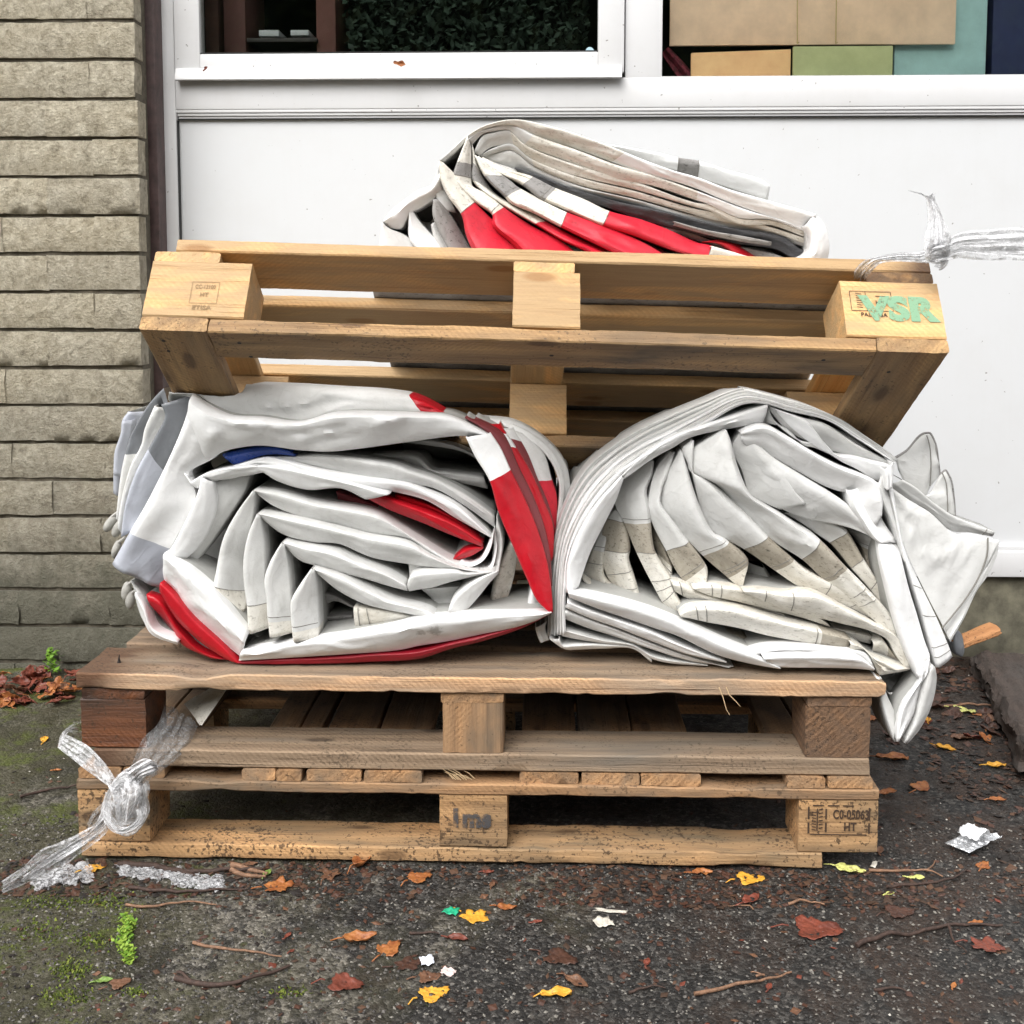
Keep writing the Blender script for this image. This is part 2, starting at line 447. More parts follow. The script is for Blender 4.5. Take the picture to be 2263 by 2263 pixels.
gl = MB(); gl.box((mx1-.006, YW-.010, rzb-.01), (FR, YW-.004, ztop), M_GLASS); gl.build('glass_pane', win, smooth=False)
fr2 = MB(); fr2.box((mx1-.002, YW-.0205, zA-.002), (FR, YW+.02, rzb), UPVC, .003); fr2.build('sill_bead', win, sharp=30)
# small round sticker on the left pane
st = MB(); c = D(1113, 95, YW-.032); M_STICK = simple('pale_blue_sticker', (.42, .60, .68), .5)
st.poly([(c.x+.0095*math.cos(a*math.pi/12), YW-.0232, c.z+.0095*math.sin(a*math.pi/12)) for a in range(24)][::-1], M_STICK)
st.build('round_sticker', win, smooth=False)
# concrete plinth under the window wall and room behind
M_CONC = simple('concrete_plinth', (.13, .12, .085), .9, 0, 22, .45, .6)
pl = MB(); pl.box((XR-.02, YW-.0, -.1), (3.2, YW+.3, zD-.003), M_CONC, .006)
tag(pl.build('plinth'), 'low mossy concrete plinth running under the white window unit', 'plinth')
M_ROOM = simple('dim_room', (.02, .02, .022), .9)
rm = MB()
rm.box((fx-.02, YW+.9, .9), (FR+.2, YW+.95, 2.2), M_ROOM)
rm.box((fx-.04, YW+.05, .9), (fx-.02, YW+.95, 2.2), M_ROOM)
rm.box((FR+.2, YW+.05, .9), (FR+.22, YW+.95, 2.2), M_ROOM)
rm.box((fx-.04, YW+.05, 2.2), (FR+.22, YW+.95, 2.22), M_ROOM)
rm.box((fx-.04, YW+.041, .88), (FR+.22, YW+.95, .9), M_ROOM)
tag(rm.build('room', smooth=False), kind='structure')
hd = MB(); hd.box((fx-.06, YW-.035, ztop+.003), (FR+.1, YW+.05, 2.25), UPVC); tag(hd.build('lintel', smooth=False), kind='structure')

# things standing inside the panes
def paper(name, col, x0, x1, y0, y1, Y, label, cat, tilt=0.0, th=.012, group=None, ns=18):
    a = P(x0, y1, Y); b = P(x1, y0, Y)
    mt = simple(name + '_colour', col, .75, 0, ns, .12, .1)
    q = MB(); q.box((a.x, Y, a.z), (b.x, Y+th, b.z), mt, .0015)
    if tilt:
        cx, cz = (a.x+b.x)/2, b.z
        q.v = [(v[0], v[1], v[2] + (v[0]-cx)*tilt) for v in q.v]
    return tag(q.build(name, sharp=30), label, cat, group)
zt0 = 1e3
paper('cardboard_sheet', (.88, .64, .45), 1480, 2116, -60, 101, YW+.035, 'large plain tan board hung inside the right-hand pane above the coloured cards', 'board', .0)
paper('picture_card', (1.0, .58, .29), 1527, 1748, 112, 178, YW+.018, 'orange card standing in the right-hand pane', 'card', .03)
paper('picture_card', (.50, .53, .27), 1752, 1974, 101, 178, YW+.012, 'olive green card standing between the orange and the teal ones', 'card', .0)
paper('picture_card', (.40, .62, .60), 1975, 2185, -60, 178, YW+.055, 'teal card behind the olive green one at the right end of the pane', 'card', .0)
paper('storage_box', (.02, .03, .09), 2190, 2300, -60, 178, YW+.07, 'dark navy box just right of the teal card inside the window', 'box', 0, .1)
lf = MB(); M_RIB = simple('patterned_red_cloth', (.16, .02, .035), .7, 0, 120, .8, .4)
c0 = P(1462, 120, YW+.04); rows = []
for i in range(13):
    t = i/12; rows.append([P(1462+40*t+ (k/6)*(14+30*t)*(1-t*.3), 118+58*t - (k/6)*(14-4*t), YW+.045+.01*math.sin(k)) for k in range(7)])
lf.grid(rows, M_RIB); tag(lf.build('cloth_ribbon', solid=.003), 'dark red patterned ribbon of cloth beside the mullion inside the right-hand pane', 'ribbon')
for i, (x, y, r) in enumerate([(2203, 158, 12), (2228, 163, 13), (2215, 140, 8)]):
    q = MB(); bm = bmesh.new(); bmesh.ops.create_icosphere(bm, subdivisions=3, radius=r/950)
    for v in bm.verts: v.co *= 1 + .12*noise.noise(v.co*200)
    p = P(x, y, YW+.09); q.bm(bm, simple('red_petal%d' % i, (.50, .05, .04), .6, 0, 90, .3), Matrix.Translation(p))
    tag(q.build('artificial_flower'), ['red cloth flower nearest the teal card, low in the window corner', 'red cloth flower at the far right end of the window', 'small red cloth flower above the other two beside the navy box'][i], 'flower')
for i, x in enumerate((1762, 1849)):
    q = MB(); a = P(x, -40, YW+.012); b = P(x+ (0 if i == 0 else -2), 97, YW+.012)
    q.tube([a, a.lerp(b, .8), b, b + Vector((.004, 0, .004))], .0012, simple('brass_wire%d' % i, (.55, .42, .18), .4, .7), 6)
    tag(q.build('hanging_hook'), ['thin brass hook hanging over the orange card end', 'thin brass hook hanging over the olive green card'][i], 'hook')
# left pane: added shapes standing in for the reflection of brickwork and trees
PL = simple('dark_houseplant', (.030, .052, .034), .6, 0, 40, .5, .4)
for i, (x0, x1, col, Yd) in enumerate([(455, 480, (.12, .06, .045), .12), (496, 540, (.13, .055, .045), .12), (700, 740, (.15, .06, .045), .14)]):
    paper('box_file', col, x0, x1, -60, 132, YW+Yd, ['black-brown box file at the left end of the dark pane', 'brick red box file behind the left pane', 'rust coloured box file beside the dark plants'][i], 'box file', 0, .2)
for i, (x0, x1) in enumerate([(572, 616), (642, 682)]):
    paper('white_tray', (.55, .58, .58), x0, x1, 66+i*0, 80-i*2, YW+.12, ['wider of two pale trays on the shelf in the dark pane', 'narrower of two pale trays on the shelf in the dark pane'][i], 'tray', 0, .1)
sh = MB(); a = P(545, 82, YW+.12); b = P(700, 92, YW+.12)
sh.box((a.x, YW+.12, b.z), (b.x, YW+.25, a.z-.002), simple('dark_shelf', (.04, .035, .03), .7), .002); tag(sh.build('shelf'), 'short dark shelf carrying two pale trays behind the left pane', 'shelf')
prn = random.Random(11)
for i, (x0, x1) in enumerate([(760, 960), (960, 1140), (1130, 1300)]):
    q = MB()
    for k in range(700):
        c = P(prn.uniform(x0, x1), prn.uniform(-60, 128), YW + prn.uniform(.08, .4))
        d = Vector((prn.uniform(-1, 1), prn.uniform(-1, 1), prn.uniform(-1, 1))).normalized()*prn.uniform(.006, .016)
        e = d.orthogonal().normalized()*prn.uniform(.004, .010)
        q.poly([c-d, c+e, c+d, c-e], PL)
    tag(q.build('houseplant', smooth=False), ['dense dark green plant left of centre behind the left pane', 'dark green plant in the middle behind the left pane', 'dark green plant behind the pane nearest the round sticker'][i], 'plant')
# ------------------------------------------------------------------ pallets
def beam(name, parent, x0, x1, y0, y1, z0, z1, mat, axis='x', rough=.0009, cham=.0022, chew=0.0, nails=(), seed=None, edge=None):
    """sawn timber: local X runs along the grain; box given in the pallet's own coordinates"""
    sd = rnd.uniform(0, 99) if seed is None else seed
    if axis == 'x': L, Wd, H = x1-x0, y1-y0, z1-z0
    elif axis == 'y': L, Wd, H = y1-y0, x1-x0, z1-z0
    else: L, Wd, H = z1-z0, y1-y0, x1-x0
    n = max(4, int(L/.012)); mb = MB()
    c = cham
    nyy = max(2, int(Wd/.02)); nz = max(2, int(H/.01))
    ring = []
    for k in range(nyy+1): ring.append((c+(Wd-2*c)*k/nyy, 0))
    for k in range(nz+1): ring.append((Wd, c+(H-2*c)*k/nz))
    for k in range(nyy+1): ring.append((Wd-c-(Wd-2*c)*k/nyy, H))
    for k in range(nz+1): ring.append((0, H-c-(H-2*c)*k/nz))
    rows = []
    for i in range(n+1):
        x = L*i/n; r = []
        for (y, z) in ring:
            p = Vector((x*9+sd, y*30, z*30)); q = Vector((x*70+sd, y*60, z*60+5))
            a = rough
            dy = noise.noise(p)*a*1.4 + noise.noise(q)*a*.7; dz = noise.noise(p+Vector((9, 2, 1)))*a*1.4 + noise.noise(q+Vector((3, 8, 2)))*a*.7
            if chew and (z < c*1.5 or z > H-c*1.5):
                k = max(0, noise.noise(Vector((x*11+sd, z*8, 2)))-.12)*chew + max(0, noise.noise(Vector((x*45+sd, z*8, 4)))-.25)*chew*.5
                dz += k if z < c*1.5 else -k
            ex = 0
            if i in (0, n): ex = noise.noise(Vector((y*60+sd, z*60, 1)))*a*2
            r.append((x+ex, y+dy, z+dz))
        rows.append(r)
    N_ = len(ring)
    mb.grid(rows, mat, closed=True, flip=True, matfn=(lambda i, j: edge if ring[j][0] < c*1.2 and ring[(j+1) % N_][0] < c*1.2 else mat) if edge else None)
    for rr, fl in ((rows[0], False), (rows[-1], True)):
        cen = Vector((0, 0, 0))
        for p in rr: cen += Vector(p)
        cen /= len(rr); b = len(mb.v)
        mb.v.extend(rr + [tuple(cen)]); N = len(rr)
        for k in range(N):
            q = (b+k, b+(k+1) % N, b+N); mb.f.append(q if not fl else q[::-1]); mb.m.append(mb.mi(mat))
    for (px, py, side) in nails:
        zz = H+.0003 if side > 0 else -.0003
        mb.poly([(px+.0035*math.cos(a*1.047), py+.003*math.sin(a*1.047), zz) for a in (range(6) if side > 0 else range(5, -1, -1))], M_NAIL)
    o = mb.build(name, sharp=40)
    o.parent = parent
    if axis == 'x': o.location = (x0, y0, z0)
    elif axis == 'y': o.location = (x1, y0, z0); o.rotation_euler = (0, 0, R(90))
    else: o.location = (x0, y0, z0); o.matrix_local = Matrix(((0, 0, 1, x0), (0, 1, 0, y0), (1, 0, 0, z0), (0, 0, 0, 1))) if False else Matrix.Translation((x1, y0, z0)) @ Matrix.Rotation(R(-90), 4, 'Y')
    return o
M_NAIL = simple('rusty_nail', (.015, .010, .008), .6)

def text_part(parent, txt, size, M, mat, name='stamp', sx=1.0, bold=0.0):
    cu = bpy.data.curves.new('t', 'FONT'); cu.body = txt; cu.size = size; cu.align_x = 'CENTER'; cu.align_y = 'CENTER'
    cu.offset = bold; cu.space_character = 1.05
    ob = bpy.data.objects.new('t', cu); COL.objects.link(ob)
    dg = bpy.context.evaluated_depsgraph_get(); me = bpy.data.meshes.new_from_object(ob.evaluated_get(dg))
    bpy.data.objects.remove(ob); bpy.data.curves.remove(cu)
    me.name = name; me.materials.clear(); me.materials.append(mat)
    T = M @ Matrix.Rotation(R(90), 4, 'X') @ Matrix.Scale(sx, 4, (1, 0, 0))
    for v in me.vertices: v.co = T @ v.co
    return me
def stamp(block, items, name='stamp'):
    """items: (text, cx, cz, size, sx, mat, bold, rotz) or ('line', x0,z0,x1,z1,w,mat) in pallet coordinates on the plane y = front face"""
    mb = MB(); y = items['y']
    for it in items['list']:
        if it[0] == 'line':
            _, x0, z0_, x1, z1_, wd, mat = it
            d = Vector((x1-x0, 0, z1_-z0_)); nn = Vector((-d.z, 0, d.x)).normalized()*wd/2
            a = Vector((x0, y, z0_)); b_ = Vector((x1, y, z1_))
            mb.poly([a-nn, b_-nn, b_+nn, a+nn], mat)
        else:
            t, cx, cz, size, sx, mat, bold, rz = it
            me = text_part(None, t, size, Matrix.Translation((cx, y-.0002, cz)) @ Matrix.Rotation(rz, 4, 'Y'), mat, sx=sx, bold=bold)
            b = len(mb.v); mb.v.extend([tuple(v.co) for v in me.vertices])
            for p in me.polygons: mb.f.append(tuple(b+i for i in p.vertices)); mb.m.append(mb.mi(mat))
            bpy.data.meshes.remove(me)
    o = mb.build(name, smooth=False)
    o.parent = block; 
    o.matrix_parent_inverse = block.matrix_local.inverted()
    return o

# --- pallet on the ground: deck boards run front to back
A1 = P(176, 1915, 0); B1 = P(1938, 1915, 0)
print('pallet1 width', B1.x - A1.x, 'z at base', P(1130, 1917, 0).z)
p1 = empty('wooden_pallet', (A1.x, 0, .002))
tag(p1, 'mud-spattered pale wooden pallet lying on the ground at the bottom of the stack', 'pallet')
W1 = B1.x - A1.x; Dp = .80; K = W1/1505
def X1(d): return (d-150)*K
rowsY = [(0, .098), (.35, .45), (.70, .80)]
blk = [(0, .114), (X1(838), X1(965)), (X1(1509), W1)]
b1 = {}
for j, (ya, yb) in enumerate(rowsY):
    beam('bottom_board', p1, 0.004, W1-.085 if j == 0 else W1-.004, ya, ya+.085, 0, .024, W_DIRTY, 'x', .0012, chew=.010)
    for i, (xa, xb) in enumerate(blk):
        o = beam('block', p1, xa, xb, ya+.0015, yb, .0245, .1095, W_DIRTY if i != 0 else W_DIRTY, 'x' if i != 1 else 'x', .0007); b1[i, j] = o
    beam('stringer_board', p1, 0, W1, ya-.001, yb+.001, .110, .1275, W_OLD, 'x', .0011, chew=.006)
for (a, b) in [(153, 235), (237, 317), (465, 529), (531, 579), (587, 692), (697, 806), (988, 1100), (1105, 1214), (1216, 1327), (1485, 1557), (1561, 1645)]:
    beam('deck_board', p1, X1(a), X1(b)-.001, rnd.uniform(.0, .006), Dp+.002, .128, .1455, W_OLDSH, 'y', .0008)
# --- second pallet: deck boards run left to right
A2 = P(176, 1700, 0); B2 = P(1938, 1500, 0)
p2 = empty('wooden_pallet', (A2.x, .004, .1490))
tag(p2, 'weathered brown wooden pallet in the middle of the stack carrying two folded tarpaulins', 'pallet')
W2 = W1
b2 = {}
blk2 = [(0.002, .105), (X1(838), X1(952)), (X1(1513), X1(1632))]
rows2 = [(0.002, .10), (.35, .45), (.70, .80)]
for j, (ya, yb) in enumerate(rows2):
    beam('bottom_board', p2, X1(178), X1(1632), ya-.002, yb, 0, .0275, W_GREYD if j == 0 else W_GREY, 'x', .0009)
    for i, (xa, xb) in enumerate(blk2):
        mt = W_WET if i == 0 else (W_OLD if i == 1 else W_BROWN)
        if i == 2: o = beam('block', p2, xa, xb, ya+.001, yb-.001, .028, .108, mt, 'y', .0007)
        else: o = beam('block', p2, xa, xb, ya+.001, yb-.001, .028, .108, mt, 'x' if i == 0 else 'z', .0007)
for (xa, xb) in [(.004, .105), (X1(836), X1(952)), (X1(1515), X1(1635))]:
    beam('stringer_board', p2, xa, xb, .003, .80, .1085, .1255, W_WET if xa < .05 else (W_OLD if xa < 1 else W_BROWN), 'y', .0016)
for k, (ya, yb) in enumerate([(-.004, .125), (.150, .245), (.285, .425), (.46, .56), (.675, .80)]):
    beam('deck_board', p2, [0, .022, .03, .018, 0][k], W2+.002-[0, .01, 0, .01, 0][k], ya, yb, .126, .1515, W_GREYD if k == 0 else W_GREY, 'x', .0013 if k == 0 else .001, chew=.016 if k == 0 else .004, edge=W_TORN if k == 0 else None)

# --- the tilted pallet
TH = R(33.5)
A3 = P(334, 560, 0.0); B3 = P(2092, 604, 0.0)
TL = P(350, 526, -.0); TR = P(2074, 575, 0)
roll = math.atan2(TR.z-TL.z, TR.x-TL.x)
W3 = (TR-TL).length
print('pallet3 width', W3, 'roll deg', math.degrees(roll))
p3 = empty('wooden_pallet')
tag(p3, 'light yellow wooden pallet tilted backwards on top of the two lower tarpaulins', 'pallet')
M3 = Matrix.Translation(TL) @ Matrix.Rotation(-roll, 4, 'Y') @ Matrix.Rotation(R(1.8), 4, 'Z') @ Matrix.Rotation(-TH, 4, 'X') @ Matrix.Translation((0, 0, -.162))
p3.matrix_world = M3
def X3(d): return (d-281)/1500*W3
blk3 = [(0, .148), (X3(973), X3(1100)), (W3-.142, W3+.004)]
for k, (ya, yb) in enumerate([(0, .100), (.148, .235), (.378, .468), (.525, .615), (.70, .80)]):
    beam('deck_board', p3, .030 if k == 0 else .002, W3-.002, ya, yb, .140, .162, W_NEWS if k == 0 else W_NEW, 'x', .0007, nails=[(.06, .03, 1), (.06, .07, 1)])
for (xa, xb) in [(0, .098), (X3(973), X3(1090)), (W3-.100, W3)]:
    beam('stringer_board', p3, xa, xb, .002, .798, .1215, .1395, W_NEWE if xa > 1 else W_NEW, 'y', .0007)
b3 = {}
for j, (ya, yb) in enumerate([(-.001, .098), (.35, .45), (.70, .799)]):
    for i, (xa, xb) in enumerate(blk3):
        b3[i, j] = beam('block', p3, xa, xb, ya, yb, .0235, .121, W_NEW, 'x', .0005)
for k, (xa, xb) in enumerate([(0, .098), (W3-.100, W3+.004)]):
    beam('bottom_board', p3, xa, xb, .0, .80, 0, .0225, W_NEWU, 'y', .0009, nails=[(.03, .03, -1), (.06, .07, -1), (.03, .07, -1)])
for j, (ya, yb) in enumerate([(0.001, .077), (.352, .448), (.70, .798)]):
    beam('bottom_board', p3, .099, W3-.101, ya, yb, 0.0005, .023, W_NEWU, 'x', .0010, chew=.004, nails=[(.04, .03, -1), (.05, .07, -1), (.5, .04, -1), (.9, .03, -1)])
def under3(x, y):
    """height of the tilted pallet's underside above a point (x, y)"""
    o = M3 @ Vector((0, 0, 0)); nn = (M3.to_3x3() @ Vector((0, 0, 1))).normalized()
    return o.z - (nn.x*(x-o.x) + nn.y*(y-o.y))/nn.z
M3I = M3.inverted(); N3Z = (M3.to_3x3() @ Vector((0, 0, 1))).normalized().z
def limit3(v):
    """push a point down so that it stays below the boards of the tilted pallet"""
    q = M3I @ v
    def seg(s, a, b): return min(1, max(0, (min(s-a, b-s))/.025))
    free = max(seg(q.y, .090, .345), seg(q.y, .455, .69))*seg(q.x, .106, W3-.106)
    lim = -.004 + .060*free
    if q.y < -.012 or q.x < -.02 or q.x > W3+.02: return v.z
    return v.z - (q.z-lim)/N3Z if q.z > lim else v.z
def deck3(x, y):
    o = M3 @ Vector((0, 0, .162)); nn = (M3.to_3x3() @ Vector((0, 0, 1))).normalized()
    return o.z - (nn.x*(x-o.x) + nn.y*(y-o.y))/nn.z
DECK2 = .1490 + .1515

# --- stamps
def box4(x0, z0_, x1, z1_, wd, mat): return [('line', x0, z0_, x1, z0_, wd, mat), ('line', x0, z1_, x1, z1_, wd, mat), ('line', x0, z0_, x0, z1_, wd, mat), ('line', x1, z0_, x1, z1_, wd, mat)]
xa, xb = blk[2]
def bx(u): return xa + (xb-xa)*u
def bz(v): return .1095 - .085*v
L = [('C0-05063', bx(.655), bz(.27), .0200, .66, INK, .0006, 0), ('HT', bx(.645), bz(.50), .0180, .8, INK, .0007, 0)]
L += [('line', bx(.17+i*.19), bz(.10), bx(.31+i*.19), bz(.10), .0022, INK) for i in range(3)]
L += [('line', bx(.12), bz(.12), bx(.12), bz(.36), .0028, INK), ('line', bx(.12), bz(.42), bx(.12), bz(.63), .0028, INK), ('line', bx(.34), bz(.16), bx(.34), bz(.36), .0026, INK), ('line', bx(.34), bz(.42), bx(.34), bz(.60), .0026, INK),
      ('line', bx(.885), bz(.13), bx(.885), bz(.36), .0026, INK), ('line', bx(.885), bz(.42), bx(.885), bz(.62), .0026, INK), ('line', bx(.14), bz(.645), bx(.86), bz(.645), .0018, INK), ('line', bx(.23), bz(.16), bx(.23), bz(.58), .0020, INK)]
L += [('line', bx(.16), bz(.22+.055*i), bx(.215), bz(.235+.055*i), .0016, INK) for i in range(7)] + [('line', bx(.25), bz(.18+.07*i), bx(.30), bz(.165+.07*i), .0020, INK) for i in range(6)]
stamp(b1[2, 0], {'y': -.0006, 'list': L})
xa, xb = blk[1]
stamp(b1[1, 0], {'y': -.0006, 'list': [('1ms', bx(.46), bz(.45), .040, .95, INKB, .0022, 0)]})
xa, xb = blk3[0]
def bz3(v): return .121 - .0975*v
L = box4(bx(.44), bz3(.76), bx(.71), bz3(.38), .0007, INKF) + [('CC-13100', bx(.575), bz3(.47), .0095, .72, INKF, .0002, 0), ('HT', bx(.575), bz3(.61), .0095, 1, INKF, .0002, 0), ('ETISA', bx(.57), bz3(.84), .0095, 1.15, INKF, .0003, 0)]
L = [l if l[0] != 'line' else l for l in L]
stamp(b3[0, 0], {'y': -.0022, 'list': [tuple(l) for l in L]})
xa, xb = blk3[2]
L = box4(bx(.08), bz3(.55), bx(.50), bz3(.20), .0009, INK) + [('line', bx(.24), bz3(.20), bx(.24), bz3(.55), .0009, INK), ('HT', bx(.37), bz3(.40), .010, .8, INK, .0002, 0), ('PALETISA', bx(.30), bz3(.62), .0095, .95, INK, .0002, 0)]
L += [('line', bx(.14), bz3(.24+.04*i), bx(.20), bz3(.25+.04*i), .0010, INK) for i in range(7)] + [('line', bx(.34), bz3(.28), bx(.47), bz3(.28), .0012, INK)]
stamp(b3[2, 0], {'y': -.0022, 'list': L})
stamp(b3[2, 0], {'y': -.0026, 'list': [('VSR', bx(.555), bz3(.52), .054, 1.14, MINT, .0034, 0)]}, 'paint_lettering')
# ------------------------------------------------------------------ tarpaulins
def pvc(name, col, dirt=.2, dirtcol=(.30, .27, .22), rough=.38, weave=.12, scuff=0.0, band=0.0, stretch=(1, 1, 1)):
    n = NT(name)
    oc = n.coord(rand=False)
    so_ = n.coord(rand=False, scale=stretch)
    d = n.ramp(n.noise(so_, 11, 7, .72, .4), [(.44, 0.0), (.78, 1.0)])
    c = n.mix(n.math('MULTIPLY', d, dirt), col, dirtcol)
    if scuff:
        s = n.ramp(n.noise(n.coord(rand=False, scale=(18, 60, 45)), 4, 4, .75), [(.56, 0.0), (.68, 1.0)])
        c = n.mix(n.math('MULTIPLY', s, scuff), c, tuple(v*.35 for v in dirtcol))
    wv = n.n('TexNoise', Scale=900.0, Detail=1.0); n.put(wv.inputs['Vector'], oc)
    dent = n.noise(oc, 16, 4, .55, .6)
    rd = n.math('ABSOLUTE', n.math('SUBTRACT', n.noise(n.coord(rand=False, scale=(1, 1.4, 1)), 13, 2, .5, .8), .5))
    rd2 = n.math('ABSOLUTE', n.math('SUBTRACT', n.noise(n.coord(rand=False, rot=(.4, .8, .3)), 34, 2, .5, .5), .5))
    cre = n.math('ADD', n.ramp(rd, [(0.0, 1.0), (.055, 0.0)]), n.math('MULTIPLY', n.ramp(rd2, [(0.0, 1.0), (.05, 0.0)]), .35))
    h = n.math('ADD', n.math('MULTIPLY', dent, 2.2), n.math('MULTIPLY', wv.outputs[0], weave))
    h = n.math('ADD', h, n.math('MULTIPLY', cre, .16))
    fine_ = n.ramp(n.noise(n.coord(rand=False, scale=(1, 1, 2.2)), 75, 6, .78, .4), [(.57, 0.0), (.72, 1.0)])
    c = n.mix(n.math('MULTIPLY', fine_, min(.75, dirt*.9+.04)), c, tuple(v*.55 for v in dirtcol))
    c = n.mix(n.math('MULTIPLY', cre, .05+.15*dirt), c, tuple(v*.6 for v in dirtcol))
    r = n.math('MULTIPLY_ADD', d, .28); r.node.inputs[2].default_value = rough
    n.put(n.b.inputs['Specular IOR Level'], .5)
    return n.set(Base_Color=c, Roughness=r, Normal=n.bump(h, .32, .004))
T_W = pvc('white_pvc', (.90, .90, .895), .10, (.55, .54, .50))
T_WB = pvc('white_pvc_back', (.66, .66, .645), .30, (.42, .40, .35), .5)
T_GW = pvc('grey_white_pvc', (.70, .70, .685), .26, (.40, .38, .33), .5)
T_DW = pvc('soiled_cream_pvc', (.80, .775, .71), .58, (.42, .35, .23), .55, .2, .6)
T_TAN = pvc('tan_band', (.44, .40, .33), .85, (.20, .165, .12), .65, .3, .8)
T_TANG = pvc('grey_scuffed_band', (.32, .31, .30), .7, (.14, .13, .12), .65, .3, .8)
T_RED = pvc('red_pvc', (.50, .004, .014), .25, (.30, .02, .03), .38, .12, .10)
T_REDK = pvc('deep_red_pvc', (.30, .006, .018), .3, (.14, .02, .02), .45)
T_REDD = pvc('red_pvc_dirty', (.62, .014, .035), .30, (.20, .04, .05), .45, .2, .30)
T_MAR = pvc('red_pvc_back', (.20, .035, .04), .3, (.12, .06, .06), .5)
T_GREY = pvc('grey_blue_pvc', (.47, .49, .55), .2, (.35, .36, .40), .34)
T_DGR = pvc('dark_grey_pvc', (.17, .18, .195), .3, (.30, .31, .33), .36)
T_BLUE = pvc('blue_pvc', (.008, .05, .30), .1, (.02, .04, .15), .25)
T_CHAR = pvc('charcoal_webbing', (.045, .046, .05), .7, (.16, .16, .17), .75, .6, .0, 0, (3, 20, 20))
T_IN = pvc('dull_back_face', (.46, .46, .44), .3, (.25, .24, .21), .6)  # sheet colour darkened to put shade into fold gaps and roll interior
T_STIT = simple('stitching_thread', (.22, .21, .19), .9)
T_DARK = simple('dark_inner_fabric', (.06, .06, .058), .8)  # near-black sheet colour, paints the shade in the hollow of the side bundle

def smudged():
    m = pvc('white_pvc_smudged', (.90, .90, .895), .12, (.55, .54, .50)); t = m.node_tree; n = NT.__new__(NT); n.mat = m; n.t = t; n.b = t.nodes['Principled BSDF']
    src = n.b.inputs['Base Color'].links[0].from_socket; oc = n.coord(rand=False); c = src
    for (x, y, r) in ((702, 1412, .014), (962, 1400, .026), (930, 1405, .018)):
        p = P(x, y, .02); d = n.n('VectorMath', operation='DISTANCE'); n.put(d.inputs[0], oc); d.inputs[1].default_value = p
        f = n.math('ADD', n.math('DIVIDE', d.outputs['Value'], r), n.math('MULTIPLY', n.noise(oc, 160, 5, .75), .9))
        c = n.mix(n.math('MULTIPLY', n.ramp(f, [(.75, 1.0), (1.35, 0.0)]), .75), c, (.33, .31, .29))
    n.put(n.b.inputs['Base Color'], c); return m
T_WS = smudged()
def zc(ox, oy, s):
    return lambda *p: [(ox + a/s, oy + b/s) for a, b in p]
Z4 = zc(200, 800, 2.415); Z5 = zc(700, 850, 2.76); Z6 = zc(1180, 800, 3.22)
Z7 = zc(1640, 900, 2.415); Z2 = zc(740, 200, 2.415); Z3 = zc(1440, 0, 2.415)
Z8 = zc(1440, 1250, 2.415); ZD = zc(0, 0, 1/1.1713)

def crs(pts, n, params):
    """sample a smooth curve through pts (any dimension) at n positions; returns list, param = arc or index"""
    m = len(pts)
    pts = [Vector(p) for p in pts]
    t = [0.0]
    for i in range(1, m): t.append(t[-1] + max(1e-6, (params[i]-params[i-1])))
    T = t[-1]; out = []
    def tang(i):
        if i == 0: return (pts[1]-pts[0])/(t[1]-t[0])
        if i == m-1: return (pts[-1]-pts[-2])/(t[-1]-t[-2])
        a = (pts[i]-pts[i-1])/(t[i]-t[i-1]); b = (pts[i+1]-pts[i])/(t[i+1]-t[i])
        # sharper corners keep their crease
        k = a.normalized().dot(b.normalized()) if a.length > 0 and b.length > 0 else 1
        return (a+b)*.5*max(.15, min(1, (k+.2)/1.0))
    tg = [tang(i) for i in range(m)]
    j = 0; idx = []
    for q in range(n):
        u = T*q/(n-1)
        while j < m-2 and u > t[j+1]: j += 1
        h = t[j+1]-t[j]; s = (u-t[j])/h
        s = min(1, max(0, s))
        p = pts[j]*(2*s**3-3*s**2+1) + tg[j]*h*(s**3-2*s**2+s) + pts[j+1]*(-2*s**3+3*s**2) + tg[j+1]*h*(s**3-s**2)
        out.append(p); idx.append(j+s)
    return out, idx
def arcp(pts):
    s = [0.0]
    for a, b in zip(pts, pts[1:]): s.append(s[-1] + (Vector(b)-Vector(a)).length)
    return s
def resamp(pts, m):
    o, _ = crs(pts, m, arcp(pts)); return [tuple(p) for p in o]

